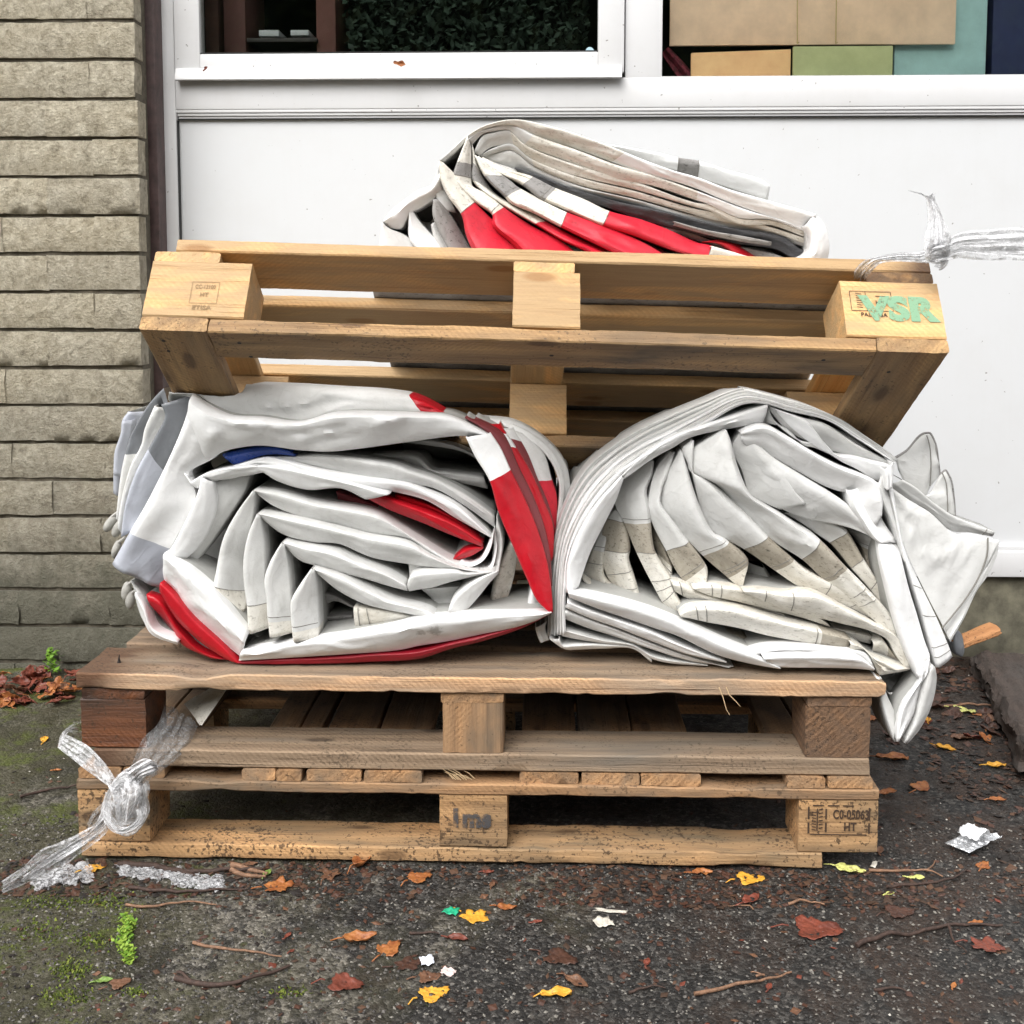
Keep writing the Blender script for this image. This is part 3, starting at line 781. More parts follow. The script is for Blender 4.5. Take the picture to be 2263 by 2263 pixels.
class Tarp:
    def __init__(s, root, clamp): s.root = root; s.clamp = clamp; s.parts = {}; s.ns = 0
    def part(s, nm):
        if nm not in s.parts: s.parts[nm] = MB()
        return s.parts[nm]
    def petal(s, nm, A, B, y, mat, bulge=.30, depth=.30, bands=(), yB=None, n=None, taper=.0, wr=.0022, stitch=(), mode='both', pw=.78, lip=.012, maxb=.032, skew='A', back=.45):
        maxb = min(maxb, .024); bulge *= .8
        """a folded edge: A and B are its two border lines, y the distance behind the pallet front"""
        if len(A) != len(B):
            m = max(len(A), len(B)); A = resamp(A, m); B = resamp(B, m)
        m = len(A)
        yA = list(y) if isinstance(y, (list, tuple)) else [y]*m
        if len(yA) != m: yA = [v[0] for v in resamp([(a, 0) for a in yA], m)]
        if yB is None: yB2 = yA
        else:
            yB2 = list(yB) if isinstance(yB, (list, tuple)) else [yB]*m
        pa = [P(a[0], a[1], ya) for a, ya in zip(A, yA)]; pb = [P(b[0], b[1], yb) for b, yb in zip(B, yB2)]
        la, lb = arcp(pa), arcp(pb)
        prm = [(a+b)/2 for a, b in zip(la, lb)]
        n = n or max(14, int(prm[-1]/.007))
        ca, idx = crs(pa, n, prm); cb, _ = crs(pb, n, prm)
        sd = rnd.uniform(0, 99); K = 14
        rows = []
        for i in range(n):
            a, b = ca[i], cb[i]; wdt = (b-a).length; bl = min(maxb, wdt*bulge)
            row = []
            def put(p, yy): row.append(s.clamp(Vector((p.x, yy, p.z))))
            if mode in ('both', 'A'):
                for dy in (depth, depth*.45, depth*.15, lip): put(a, a.y + dy + (back*min(wdt, .06) if skew == 'B' else 0))
            for k in range(K+1):
                v = .5-.5*math.cos(math.pi*k/K)
                p = a.lerp(b, v)
                rg = abs(noise.noise(Vector((i*.045+sd*2, v*1.1+i*.03, sd+3)))) + .5*abs(noise.noise(Vector((i*.11+sd, v*1.9-i*.05, sd+8))))
                cr = -max(0, .22-rg)*wr*5.5 + noise.noise(Vector((i*.05+sd, v*1.3, sd)))*wr*1.4 + noise.noise(Vector((i*.16+sd, v*2.5, sd)))*wr*.6
                sv = math.sin(math.pi*v)
                # folds are asymmetric: the crest sits off centre
                vv = v if skew == 'A' else 1-v
                sk = (min(1, vv/.13)**.6)*(1-.8*max(0, (vv-.13)/.87)**1.25) if skew in 'AB' and bulge > 0 else math.sin(math.pi*v)
                tb = back*min(wdt, .06)*((v if skew == 'A' else 1-v)**1.6 if skew in 'AB' else 0)
                yy = p.y - bl*sk + tb + cr*sv*min(1, wdt/.02)
                jz = noise.noise(Vector((i*.09+sd, v*2, 7+sd)))*wr*.5*sv
                put(Vector((p.x, 0, p.z+jz)), yy)
            if mode in ('both', 'B'):
                for dy in (lip, depth*.15, depth*.45, depth): put(b, b.y + dy + (back*min(wdt, .06) if skew == 'A' else 0))
            rows.append(row)
        o0 = 2 if mode in ('both', 'A') else 0; o1 = len(rows[0]) - (3 if mode in ('both', 'B') else 1)
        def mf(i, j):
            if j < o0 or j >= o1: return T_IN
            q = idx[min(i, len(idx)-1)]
            for (q0, q1, mt) in bands:
                if q0 <= q < q1: return mt
            return mat
        mb = s.part(nm)
        mb.grid(rows, mat, matfn=mf)
        off = 4 if mode in ('both', 'A') else 0
        for q in stitch:        # sewn or welded seams across the fold
            i = min(range(n), key=lambda z: abs(idx[z]-q))
            pts = [Vector(rows[i][off+k]) + Vector((0, -.0012, 0)) for k in range(K+1)]
            s.ns += 1; s.part('seam#s%d' % s.ns).tube(pts, .0007, T_STIT, 4, False)
    def done(s, thick=.0010):
        for nm, mb in s.parts.items():
            mb.build(nm.split('#')[0], s.root, sharp=48, solid=thick if nm[:4] not in ('seam', 'selv') else 0, offset=-1)

def clampL(v):
    z = v.z
    z = limit3(v)
    if A2.x < v.x < B2.x + .005 and v.y > -.02: z = max(z, DECK2 + .003)
    return Vector((v.x, v.y, z))
def clampT(v):
    return Vector((v.x, v.y, max(v.z, deck3(v.x, v.y) + .003)))

# ================= lower left tarpaulin
r1 = empty('folded_tarpaulin', (0, .1, DECK2))
tag(r1, 'folded tarpaulin with red bands and a grey edge on the left of the middle pallet', 'tarpaulin')
r1.location = (0, 0, 0)
L = Tarp(r1, clampL)
# cover sheet lying back under the tilted pallet
cf = Z4((430, 125), (545, 175), (640, 240), (740, 285), (905, 295), (1115, 318), (1300, 268), (1600, 266), (1830, 278), (1932, 292))
cb_ = Z4((415, 98), (520, 116), (640, 112), (760, 116), (980, 122), (1150, 130), (1300, 140), (1600, 160), (1760, 195), (1932, 290))
L.petal('cover_sheet', cb_, cf, .085, T_GW, .10, .35, yB=.045, bands=((7.55, 12, T_RED),), mode='A', maxb=.012, wr=.006)
# front fold of the cover
top = Z4((545, 175), (640, 240), (740, 285), (905, 295), (1115, 318), (1300, 270), (1600, 268), (1780, 275), (1932, 292)) + Z5((1050, 305))
bot = Z4((500, 420), (600, 530), (700, 485), (880, 455), (1100, 480), (1240, 490), (1450, 470), (1700, 435), (1932, 402)) + Z5((1040, 316))
L.petal('cover_sheet', top, bot, [.045, .04, .035, .035, .04, .035, .035, .04, .04, .045], T_W, .30, .10, wr=.007)
# left drape
L.petal('cover_sheet', Z4((545, 175), (500, 330), (420, 520), (310, 740), (215, 905), (120, 1075)), Z4((690, 265), (650, 500), (510, 592), (530, 760), (400, 1015), (355, 1228)), [.045, .045, .05, .05, .05, .055], T_W, .16, .12, bands=((4, 9, T_GREY),), wr=.006, maxb=.03)
L.petal('cover_sheet', Z4((505, 592), (535, 640), (600, 600), (760, 560), (885, 552)), Z4((525, 620), (560, 680), (640, 640), (830, 612), (930, 590)), .06, T_W, .3, .12)
# grey flaps on the left
L.petal('grey_flap', Z4((380, 225), (400, 290), (330, 430), (240, 600), (185, 780), (165, 935)), Z4((540, 178), (495, 350), (400, 560), (300, 740), (240, 860), (212, 908)), .06, T_GREY, .12, .15, bands=((0, 2.2, T_DGR),), wr=.004)
L.petal('grey_flap#b', Z4((345, 235), (295, 350), (275, 440), (215, 560), (165, 750), (148, 880)), Z4((395, 248), (402, 300), (345, 430), (250, 600), (190, 780), (168, 930)), .085, T_GW, .2, .15)
L.petal('grey_flap#c', Z4((432, 100), (310, 232), (215, 400), (198, 450), (165, 600), (140, 830)), Z4((445, 185), (355, 240), (300, 350), (280, 440), (220, 600), (152, 880)), .10, T_DGR, .18, .20, bands=((3.2, 9, T_GW),))
L.petal('grey_flap#d', Z4((205, 265), (170, 320), (165, 400), (132, 500), (125, 700)), Z4((290, 265), (240, 380), (210, 440), (185, 560), (148, 720)), .19, T_GREY, .25, .12, lip=.02)
L.petal('grey_flap#e', Z4((172, 315), (165, 380), (132, 480), (128, 600)), Z4((215, 310), (200, 400), (180, 480), (160, 620)), .17, T_GREY, .25, .12)
# lower left corner
L.petal('lower_fold', Z4((395, 1018), (450, 1060), (520, 1100), (640, 1200), (750, 1330), (845, 1450)), Z4((370, 1180), (430, 1245), (480, 1340), (590, 1440), (690, 1530), (788, 1600)), .035, T_W, .18, .15, wr=.006)
L.petal('red_band', Z4((372, 1178), (450, 1245), (560, 1380), (690, 1500), (800, 1618)), Z4((362, 1235), (430, 1380), (530, 1470), (640, 1550), (798, 1626)), .045, T_RED, .14, .15)
L.petal('red_band#b', Z4((300, 1238), (370, 1270), (480, 1440), (600, 1550), (760, 1600)), Z4((322, 1330), (400, 1420), (480, 1520), (640, 1590), (720, 1604)), .065, T_RED, .14, .15)
L.petal('red_band#c', Z4((360, 1240), (400, 1300), (450, 1390), (520, 1480)), Z4((300, 1245), (330, 1330), (420, 1430), (500, 1530)), .085, T_MAR, .2, .15)
L.petal('outer_fold', Z4((222, 1165), (290, 1250), (345, 1400), (475, 1480)), Z4((228, 1215), (240, 1320), (300, 1420), (470, 1510)), .075, T_GW, .35, .18)
L.petal('outer_fold', Z4((240, 1230), (290, 1290), (335, 1420), (470, 1490)), Z4((232, 1250), (262, 1370), (320, 1460), (460, 1512)), .06, T_W, .3, .18)
# bottom long folds
gA = Z4((843, 1452), (808, 1540), (950, 1520), (1150, 1485), (1400, 1450), (1650, 1400)) + Z5((600, 1430), (800, 1412), (1000, 1400), (1370, 1393), (1430, 1386))
gB = Z4((845, 1460), (785, 1602), (950, 1594), (1150, 1585), (1400, 1572), (1650, 1555)) + Z5((600, 1620), (800, 1585), (1000, 1540), (1320, 1455), (1435, 1392))
L.petal('lower_fold', gA[1:], gB[1:], [.03]*7+[.03, .03, .03], T_WS, .38, .18, wr=.003, maxb=.03)
rB = Z4((800, 1626), (1000, 1624), (1250, 1616), (1500, 1605), (1750, 1590)) + Z5((830, 1612), (1000, 1572), (1250, 1488), (1437, 1395))
rA = Z4((790, 1600), (1000, 1590), (1250, 1580), (1500, 1562), (1750, 1545)) + Z5((830, 1575), (1000, 1535), (1250, 1468), (1432, 1388))
L.petal('red_band#d', rA, rB, .042, T_REDK, .16, .20)
# right hand red strip and the layers behind it
L.petal('red_band#e', Z5((912, 318), (965, 430), (1055, 580), (1110, 770), (1200, 985), (1290, 1195), (1350, 1320), (1425, 1390)), Z5((1050, 303), (1112, 395), (1172, 525), (1262, 710), (1345, 910), (1405, 1120), (1430, 1290), (1438, 1390)), .032, T_RED, .14, .20, bands=((0, 2, T_W),), wr=.003)
L.petal('red_band#f', Z5((905, 200), (1052, 300), (1172, 520), (1262, 705), (1345, 905), (1405, 1115), (1425, 1230)), Z5((960, 215), (1120, 300), (1230, 520), (1320, 705), (1390, 900), (1425, 1100), (1433, 1230)), .06, T_MAR, .15, .2)
L.petal('red_band#g', Z5((1020, 240), (1160, 355), (1240, 540), (1330, 730), (1395, 920), (1425, 1080)), Z5((1110, 245), (1195, 368), (1300, 540), (1385, 730), (1440, 880), (1440, 1060)), .085, T_RED, .3, .2, bands=((.45, 1.05, T_W),))
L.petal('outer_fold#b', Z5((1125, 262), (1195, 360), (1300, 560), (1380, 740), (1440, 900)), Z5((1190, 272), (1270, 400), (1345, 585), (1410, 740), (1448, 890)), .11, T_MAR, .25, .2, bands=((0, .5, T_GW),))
L.petal('outer_fold#c', Z5((1190, 272), (1260, 400), (1345, 585), (1400, 740), (1445, 950)), Z5((1250, 300), (1370, 400), (1430, 590), (1462, 700), (1455, 900)), .13, T_GW, .3, .2, bands=((1.95, 9, T_REDD),))
L.petal('outer_fold#d', Z5((920, 206), (1120, 245), (1320, 350), (1430, 470), (1480, 600), (1478, 720), (1455, 860)), Z5((960, 204), (1150, 232), (1350, 335), (1465, 460), (1505, 600), (1498, 720), (1470, 880)), .14, T_GW, .45, .22)
L.petal('outer_fold#e', Z5((960, 204), (1150, 232), (1350, 335), (1465, 460), (1505, 600), (1498, 720), (1470, 880)), Z5((1000, 203), (1200, 228), (1400, 345), (1505, 470), (1542, 610), (1530, 730), (1480, 900)), .155, T_WB, .45, .22)
# blue triangle and flat layers under the cover
L.petal('blue_patch', Z4((703, 490), (790, 470), (900, 455), (1000, 458), (1075, 480)), Z4((755, 555), (830, 530), (920, 500), (1000, 495), (1090, 503)), .075, T_BLUE, .15, .15)
L.petal('inner_fold', Z4((950, 505), (1110, 500), (1240, 492), (1450, 515), (1650, 555)) + Z5((560, 520), (720, 572), (900, 665), (1085, 795)), Z4((1000, 520), (1150, 560), (1300, 598), (1500, 645), (1680, 668)) + Z5((600, 620), (720, 640), (900, 745), (1085, 880)), [.09, .085, .08, .08, .08, .08, .085, .09, .10], T_GW, .28, .22, bands=())
L.petal('inner_fold', Z4((1240, 490), (1500, 490), (1750, 500)) + Z5((700, 515), (800, 530), (1020, 560)), Z4((1300, 520), (1500, 540), (1750, 590)) + Z5((720, 570), (850, 600), (1040, 640)), .14, T_WB, .3, .2)
L.petal('inner_fold', Z5((520, 330), (700, 340), (860, 375), (980, 430)), Z5((500, 350), (700, 375), (880, 410), (1000, 470)), .16, T_GW, .3, .2)
L.petal('inner_fold#b', Z4((755, 556), (930, 510), (1020, 522), (1200, 570), (1450, 615), (1680, 645)) + Z5((650, 640), (850, 735), (1060, 925)), Z4((780, 570), (900, 550), (1010, 570), (1200, 625), (1450, 680), (1620, 700)) + Z5((650, 705), (850, 825), (1062, 935)), .072, T_W, .25, .2)
L.petal('inner_fold#c', Z4((595, 605), (700, 575), (885, 556), (1000, 556), (1200, 595), (1400, 650), (1600, 700)), Z4((640, 640), (760, 625), (900, 585), (985, 640), (1150, 690), (1330, 680), (1460, 745)), .06, T_W, .28, .2, bands=())
L.petal('inner_fold#d', Z4((595, 612), (575, 700), (520, 830), (430, 1000), (405, 1030)), Z4((640, 640), (652, 760), (620, 880), (545, 1010), (488, 1062)), .055, T_W, .3, .2)
L.petal('inner_fold#e', Z4((645, 640), (655, 760), (620, 880), (545, 1010), (500, 1060)), Z4((830, 612), (800, 700), (720, 830), (620, 980), (530, 1100)), .085, T_GW, .15, .2)
L.petal('red_band#h', Z4((540, 655), (530, 720), (525, 800)), Z4((590, 615), (575, 690), (540, 770)), .10, T_RED, .2, .15)
# red layers inside
L.petal('red_band#i', Z5((150, 620), (270, 640), (500, 718), (700, 788), (860, 862), (1012, 962)), Z5((160, 635), (285, 690), (450, 775), (640, 850), (820, 925), (1008, 992)), .078, T_RED, .25, .2)
L.petal('red_band#j', Z5((478, 668), (600, 705), (750, 765), (900, 855), (1020, 950)), Z5((480, 705), (620, 750), (760, 800), (900, 880), (1012, 962)), .10, T_MAR, .2, .2, bands=((0, 9, T_RED),))
L.petal('red_band#k', Z5((120, 650), (350, 735), (500, 830), (660, 930), (832, 1060)), Z5((130, 720), (360, 775), (500, 870), (660, 975), (835, 1070)), .12, T_MAR, .2, .2)
L.petal('red_band#l', Z5((832, 1062), (905, 1005), (1015, 988)), Z5((842, 1076), (940, 1050), (1015, 1002)), .085, T_RED, .3, .2)
# white ring on the right of the inner roll
L.petal('inner_fold#f', Z5((1085, 880), (1062, 1000), (1010, 1080), (930, 1112), (870, 1085)), Z5((1064, 925), (1030, 1010), (990, 1075), (930, 1098), (880, 1078)), .075, T_W, .3, .2)
L.petal('inner_fold#g', Z5((1100, 800), (1138, 950), (1112, 1140)), Z5((1090, 882), (1075, 1000), (1062, 1128)), .09, T_GW, .3, .2)
L.petal('inner_fold#g', Z5((1085, 880), (1102, 980), (1090, 1060), (1068, 1125), (1000, 1145)), Z5((1070, 930), (1082, 1000), (1075, 1060), (1050, 1110), (985, 1125)), .082, T_W, .3, .2)
L.petal('outer_fold#f', Z5((1185, 960), (1120, 1080), (1075, 1230), (1048, 1400)), Z5((1222, 1010), (1208, 1130), (1180, 1250), (1128, 1392)), .12, T_DW, .3, .2)
L.petal('outer_fold#g', Z5((1315, 1230), (1292, 1320), (1280, 1398)), Z5((1345, 1300), (1375, 1370), (1390, 1396)), .09, T_W, .2, .2)
L.petal('outer_fold#h', Z5((1335, 1478), (1345, 1520), (1365, 1570)), Z5((1400, 1450), (1390, 1500), (1415, 1565)), .09, T_WB, .25, .2)
# nested chevrons: long right arms
L.petal('inner_fold#m', Z4((872, 682), (1000, 697), (1200, 752), (1400, 785), (1520, 810)) + Z5((500, 872), (660, 975), (835, 1075), (930, 1100)), Z4((885, 705), (970, 775), (1170, 850), (1330, 882), (1450, 922), (1680, 945)) + Z5((690, 1035), (870, 1128), (935, 1130)), [.07]*6+[.072, .075, .08], T_GW, .32, .25)
L.petal('inner_fold#n', Z4((895, 808), (1050, 828), (1250, 870), (1420, 915), (1500, 932), (1700, 965)) + Z5((700, 1045), (860, 1115), (1000, 1140)), Z4((905, 830), (1010, 925), (1170, 972), (1330, 985), (1480, 1050), (1650, 1085), (1850, 1105)) + Z5((920, 1142), (1090, 1140)), .058, T_GW, .32, .25)
L.petal('inner_fold#o', Z4((1028, 962), (1150, 985), (1300, 1012), (1420, 1065), (1540, 1110), (1620, 1150), (1688, 1195)), Z4((1038, 985), (1105, 1065), (1200, 1102), (1350, 1140), (1480, 1172), (1600, 1205), (1690, 1225)), .048, T_GW, .32, .25)
L.petal('inner_fold#o', Z4((1688, 1195), (1705, 1140), (1760, 1120), (1850, 1115), (1950, 1112)) + Z5((900, 1150), (1090, 1140)), Z4((1700, 1228), (1740, 1225), (1810, 1218), (1880, 1195), (1960, 1170)) + Z5((960, 1175), (1105, 1145)), .05, T_GW, .25, .25)
L.petal('inner_fold#p', Z4((1188, 1100), (1340, 1145), (1480, 1215), (1620, 1280), (1740, 1310), (1820, 1340), (1875, 1385)), Z4((1200, 1125), (1310, 1225), (1440, 1295), (1580, 1330), (1700, 1352), (1800, 1372), (1872, 1392)), .04, T_GW, .34, .25)
L.petal('inner_fold#p', Z5((800, 1378), (828, 1310), (905, 1235), (1010, 1170), (1108, 1135)), Z5((885, 1420), (930, 1370), (990, 1300), (1050, 1220), (1110, 1150)), .05, T_GW, .22, .25)
L.petal('inner_fold#q', Z5((560, 1090), (640, 1095), (760, 1120), (900, 1150)), Z5((560, 1190), (640, 1180), (760, 1170), (900, 1165)), .075, T_WB, -.3, .2)
L.petal('inner_fold#q', Z5((640, 1250), (760, 1240), (900, 1230)), Z5((720, 1360), (790, 1370), (860, 1340)), .09, T_WB, -.3, .2)
# upright left arms with soiled lower ends
def arm(k, A, B, y, q):
    L.petal('inner_fold#arm%d' % k, A, B, y, T_GW, .45, .25, bands=((q, 99, T_DW),), stitch=(q,), maxb=.03)
arm(1, Z4((868, 688), (780, 810), (710, 950), (680, 1090), (665, 1215), (745, 1335)), Z4((874, 690), (850, 850), (798, 1070), (820, 1180), (822, 1260), (808, 1338)), .065, 3.6)
arm(2, Z4((890, 812), (845, 920), (820, 1060), (825, 1200), (838, 1290), (846, 1445)), Z4((898, 814), (912, 950), (916, 1090), (920, 1200), (945, 1290), (938, 1430)), .052, 3.9)
arm(3, Z4((1020, 968), (960, 1070), (932, 1160), (943, 1260), (948, 1350), (960, 1460)), Z4((1028, 970), (1042, 1080), (1046, 1160), (1056, 1270), (1066, 1370), (1074, 1455)), .042, 4.0)
arm(4, Z4((1180, 1105), (1120, 1190), (1075, 1270), (1072, 1340), (1078, 1410), (1086, 1485)), Z4((1188, 1108), (1197, 1200), (1200, 1270), (1202, 1340), (1205, 1410), (1204, 1478)), .032, 4.0)
L.petal('inner_fold#r', Z4((560, 1040), (570, 1130), (640, 1210)), Z4((700, 900), (660, 1080), (668, 1215)), .13, T_WB, .2, .2)
L.petal('inner_fold#r', Z4((600, 960), (600, 1060), (650, 1180)), Z4((760, 800), (700, 940), (670, 1100)), .16, T_WB, .1, .2)
L.petal('sewn_hem', Z4((1405, 1308), (1500, 1318), (1620, 1335), (1760, 1368)), Z4((1405, 1455), (1520, 1436), (1640, 1420), (1780, 1392)), .06, T_DW, .1, .12, bands=(), stitch=(.35, .7))
L.petal('lower_fold#b', Z4((760, 1340), (900, 1460), (1100, 1490), (1300, 1420), (1420, 1400)), Z4((845, 1475), (930, 1525), (1100, 1492), (1300, 1470), (1420, 1455)), .10, T_GW, .1, .2)
L.petal('lower_fold#b', Z4((1200, 1360), (1300, 1355), (1400, 1350)), Z4((1200, 1384), (1300, 1382), (1400, 1376)), .12, T_TANG, .4, .1)
L.petal('inner_fold#s', Z4((1210, 1215), (1300, 1245), (1420, 1310), (1560, 1340)), Z4((1210, 1330), (1300, 1280), (1400, 1315), (1500, 1345)), .11, T_TANG, .2, .1)
# body of the roll behind the folds
def core(T, nm, pts, y0, y1, mat):
    a = [P(x, y, y0) for x, y in pts]
    a2, _ = crs(a + [a[0]], 60, arcp(a + [a[0]]))
    cx = sum((p for p in a2), Vector())/len(a2)
    rows = []
    for yy, sc in ((y0, .0), (y0+.01, .6), (y0, 1.0), ((y0+y1)/2, 1.0), (y1-.03, .97), (y1, .85), (y1+.005, 0)):
        rows.append([T.clamp(Vector((cx.x+(p.x-cx.x)*sc, yy, cx.z+(p.z-cx.z)*sc))) for p in a2])
    T.part(nm).grid(rows, mat)
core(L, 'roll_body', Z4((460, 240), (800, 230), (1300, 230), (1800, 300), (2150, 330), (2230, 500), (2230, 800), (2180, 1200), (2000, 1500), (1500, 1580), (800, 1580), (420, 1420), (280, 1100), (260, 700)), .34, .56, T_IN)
# rubber toggles along the back edge
TG = simple('grey_rubber_toggle', (.38, .37, .34), .6, 0, 60, .3, .3)
for i, (x, y) in enumerate([(105, 862), (146, 888), (138, 1000), (192, 1222), (212, 1268)]):
    q = MB(); bm = bmesh.new(); bmesh.ops.create_uvsphere(bm, u_segments=16, v_segments=10, radius=1)
    for v in bm.verts:
        v.co.x *= .0085 if i != 2 else .007; v.co.y *= .009; v.co.z *= .016
        v.co.x += .003*math.sin(v.co.z*90)
    c = P(*Z4((x, y))[0], .13)
    q.bm(bm, TG, Matrix.Translation(c) @ Matrix.Rotation(R(18-8*i), 4, 'Y'))
    q.tube([c+Vector((.004, -.004, .012)), c+Vector((.014, .0, .02)), c+Vector((.03, .02, .01))], .0025, TG, 6)
    q.build('toggle', r1)
L.done()

# ================= lower right tarpaulin
r2 = empty('folded_tarpaulin')
tag(r2, 'rolled grey-white tarpaulin with tan bands sagging over the right end of the middle pallet', 'tarpaulin')
T = Tarp(r2, clampL)
# outer layers, curved over the left and the top
oL = Z6((95, 1950), (100, 1800), (108, 1560), (155, 1220), (245, 965), (375, 755), (555, 600), (755, 478), (955, 385), (1200, 285), (1490, 186), (1650, 222), (1800, 266)) + Z7((480, 42), (640, 140), (830, 284))
oR = Z6((225, 1940), (222, 1780), (228, 1600), (250, 1400), (330, 1190), (450, 1000), (600, 830), (800, 690), (1000, 585), (1220, 450), (1500, 300), (1650, 300), (1800, 345)) + Z7((465, 75), (620, 172), (815, 296))
def lerpl(A, B, t): return [(a[0]+(b[0]-a[0])*t, a[1]+(b[1]-a[1])*t) for a, b in zip(A, B)]
cuts = [0, .17, .36, .52, .68, .84, 1.0]
for k in range(6):
    a = lerpl(oL, oR, cuts[k]); b = lerpl(oL, oR, cuts[k+1]+.01)
    T.petal('outer_fold#%d' % k, a, b, .10 - .011*k, [T_WB, T_GW, T_GW, T_W, T_GW, T_W][k], .42, .30 if k else .4, wr=.003)
T.petal('outer_fold#0', Z6((1490, 186), (1650, 222), (1800, 262)) + Z7((336, -17), (480, 42), (640, 140), (760, 222), (835, 282)), Z6((1495, 250), (1600, 292), (1780, 345)) + Z7((330, 10), (460, 70), (620, 170), (740, 245), (820, 295)), .10, T_GW, .3, .35)
T.petal('outer_fold#1', Z6((1180, 352), (1330, 290), (1495, 250), (1590, 290), (1780, 340)), Z6((1200, 400), (1400, 330), (1500, 300), (1640, 330), (1800, 380)), .115, T_WB, .3, .3)
# bright inner wall of the curve
T.petal('outer_fold#7', Z6((228, 1640), (240, 1430), (330, 1190), (450, 1000), (560, 880), (622, 812)), Z6((318, 1610), (400, 1380), (520, 1140), (590, 990), (618, 900), (640, 830)), .038, T_W, .3, .25)
T.petal('outer_fold#8', Z6((620, 808), (800, 640), (980, 530), (1140, 465), (1350, 400), (1660, 302)), Z6((645, 835), (850, 692), (1000, 610), (1110, 545), (1300, 498), (1640, 440)), .045, T_W, .3, .28, wr=.004)
# top folds to the right
T.petal('top_fold', Z6((1660, 302), (1780, 350), (1932, 400)) + Z7((450, 90), (600, 190), (720, 255), (803, 300)), Z6((1670, 330), (1800, 480), (1932, 560)) + Z7((490, 240), (610, 262), (700, 280), (800, 318)), .055, T_GW, .25, .28)
T.petal('top_fold#b', Z6((1660, 302), (1700, 400), (1800, 500), (1932, 570)) + Z7((400, 190), (500, 255)), Z6((1640, 440), (1720, 450), (1800, 480), (1932, 600)) + Z7((380, 215), (490, 262)), .06, T_GW, .15, .25)
T.petal('top_fold#c', Z7((180, 10), (300, 50), (350, 75), (440, 190), (500, 252), (600, 262), (700, 285), (790, 305)), Z7((190, 30), (280, 120), (380, 200), (470, 250), (530, 290), (620, 335), (720, 395), (760, 405)), .045, T_W, .28, .25)
T.petal('top_fold#d', Z7((350, 35), (470, 100), (600, 165), (700, 240), (810, 300)), Z7((360, 60), (430, 150), (500, 235), (620, 258), (790, 310)), .075, T_GW, .3, .25)
T.petal('top_fold#e', Z7((-10, 135), (60, 100), (115, 92), (220, 140), (400, 250), (520, 312), (720, 398), (750, 480), (745, 570)), Z7((0, 180), (60, 235), (110, 240), (250, 318), (450, 430), (520, 455), (570, 470), (600, 540), (720, 640)), .032, T_W, .30, .25, wr=.006)
T.petal('top_fold#f', Z7((560, 440), (575, 520), (620, 590), (690, 690), (735, 722)), Z7((720, 410), (738, 500), (748, 575), (775, 640), (840, 728)), .040, T_W, .28, .22, wr=.006)
# long scarf falling to the right of the folds
T.petal('hanging_fold', Z7((728, 715), (745, 830), (775, 960), (815, 1120), (870, 1290), (905, 1370), (935, 1440)), Z7((842, 728), (868, 840), (905, 985), (950, 1130), (990, 1270), (1008, 1320), (1015, 1380)), [.045, .02, .012, .012, .012, .012, .012], T_W, .22, .12, wr=.006)
T.petal('hanging_fold#b', Z7((718, 405), (745, 500), (800, 620), (840, 730), (870, 830)), Z7((765, 330), (790, 430), (812, 560), (842, 690), (880, 830)), .035, T_GW, .3, .2)
T.petal('hanging_fold#b', Z7((760, 330), (770, 400), (775, 440)), Z7((808, 298), (812, 350), (800, 430)), .02, T_W, .35, .2, wr=.006)
T.petal('hanging_fold#c', Z7((780, 420), (815, 560), (850, 740), (905, 930), (960, 1110), (1010, 1290), (1035, 1385)), Z7((800, 420), (835, 600), (875, 780), (960, 960), (1045, 1130), (1110, 1280), (1135, 1345)), .035, T_W, .25, .12, bands=(), stitch=(3.1, 4.0, 5.0, 5.5))
# big stiff flap with a stitched hem
T.petal('hem_flap', Z7((778, 415), (900, 500), (1000, 560), (1130, 672), (1215, 672), (1312, 695), (1372, 708)), Z7((782, 430), (830, 630), (880, 780), (960, 950), (1020, 1070), (1075, 1175), (1112, 1252)), .05, T_GW, .03, .004, mode='none', wr=.0045, maxb=.012, n=60, back=0)
hemA = Z7((1305, 695), (1300, 790), (1262, 910), (1190, 1040), (1075, 1175)); 
T.petal('hem_flap', Z7((1372, 708), (1360, 790), (1310, 900), (1250, 985), (1185, 1125), (1112, 1252)), Z7((1310, 695), (1305, 790), (1262, 900), (1200, 1005), (1140, 1090), (1072, 1178)), .049, T_GW, .06, .004, mode='none', wr=.003, back=0)
pts = [P(x, y, .043) for x, y in Z7((1312, 697), (1306, 790), (1264, 905), (1196, 1018), (1132, 1100), (1070, 1176))]
hp, _ = crs(pts, 60, arcp(pts)); T.part('seam#h1').tube(hp, .0013, T_STIT, 6)
T.petal('hem_flap#b', Z7((855, 385), (930, 430), (1010, 500), (1150, 590), (1250, 628), (1348, 664)), Z7((790, 420), (900, 498), (1000, 556), (1132, 668), (1220, 672), (1342, 694)), .075, T_GW, .12, .06, stitch=(4.55,))
T.petal('hem_flap#c', Z7((820, 268), (880, 232), (930, 175), (965, 145), (1000, 140), (1028, 190)), Z7((830, 330), (870, 410), (920, 470), (975, 492), (1000, 430), (1052, 365)), .12, T_GW, .06, .05, mode='none', wr=.005, back=0)
T.petal('hem_flap#d', Z7((985, 492), (1025, 420), (1060, 355), (1085, 338), (1110, 385)), Z7((900, 440), (990, 510), (1060, 545), (1100, 560), (1134, 578)), .10, T_GW, .08, .05, mode='none', wr=.005, back=0)
for pl_, yy in ((((985, 150), (1000, 200), (1008, 300), (1003, 420)), .112), (((1068, 350), (1088, 400), (1095, 480), (1098, 560)), .092)):
    pts = [P(x, y, yy) for x, y in Z7(*pl_)]; hp, _ = crs(pts, 40, arcp(pts)); T.part('seam#h%f' % yy).tube(hp, .0009, T_STIT, 6)
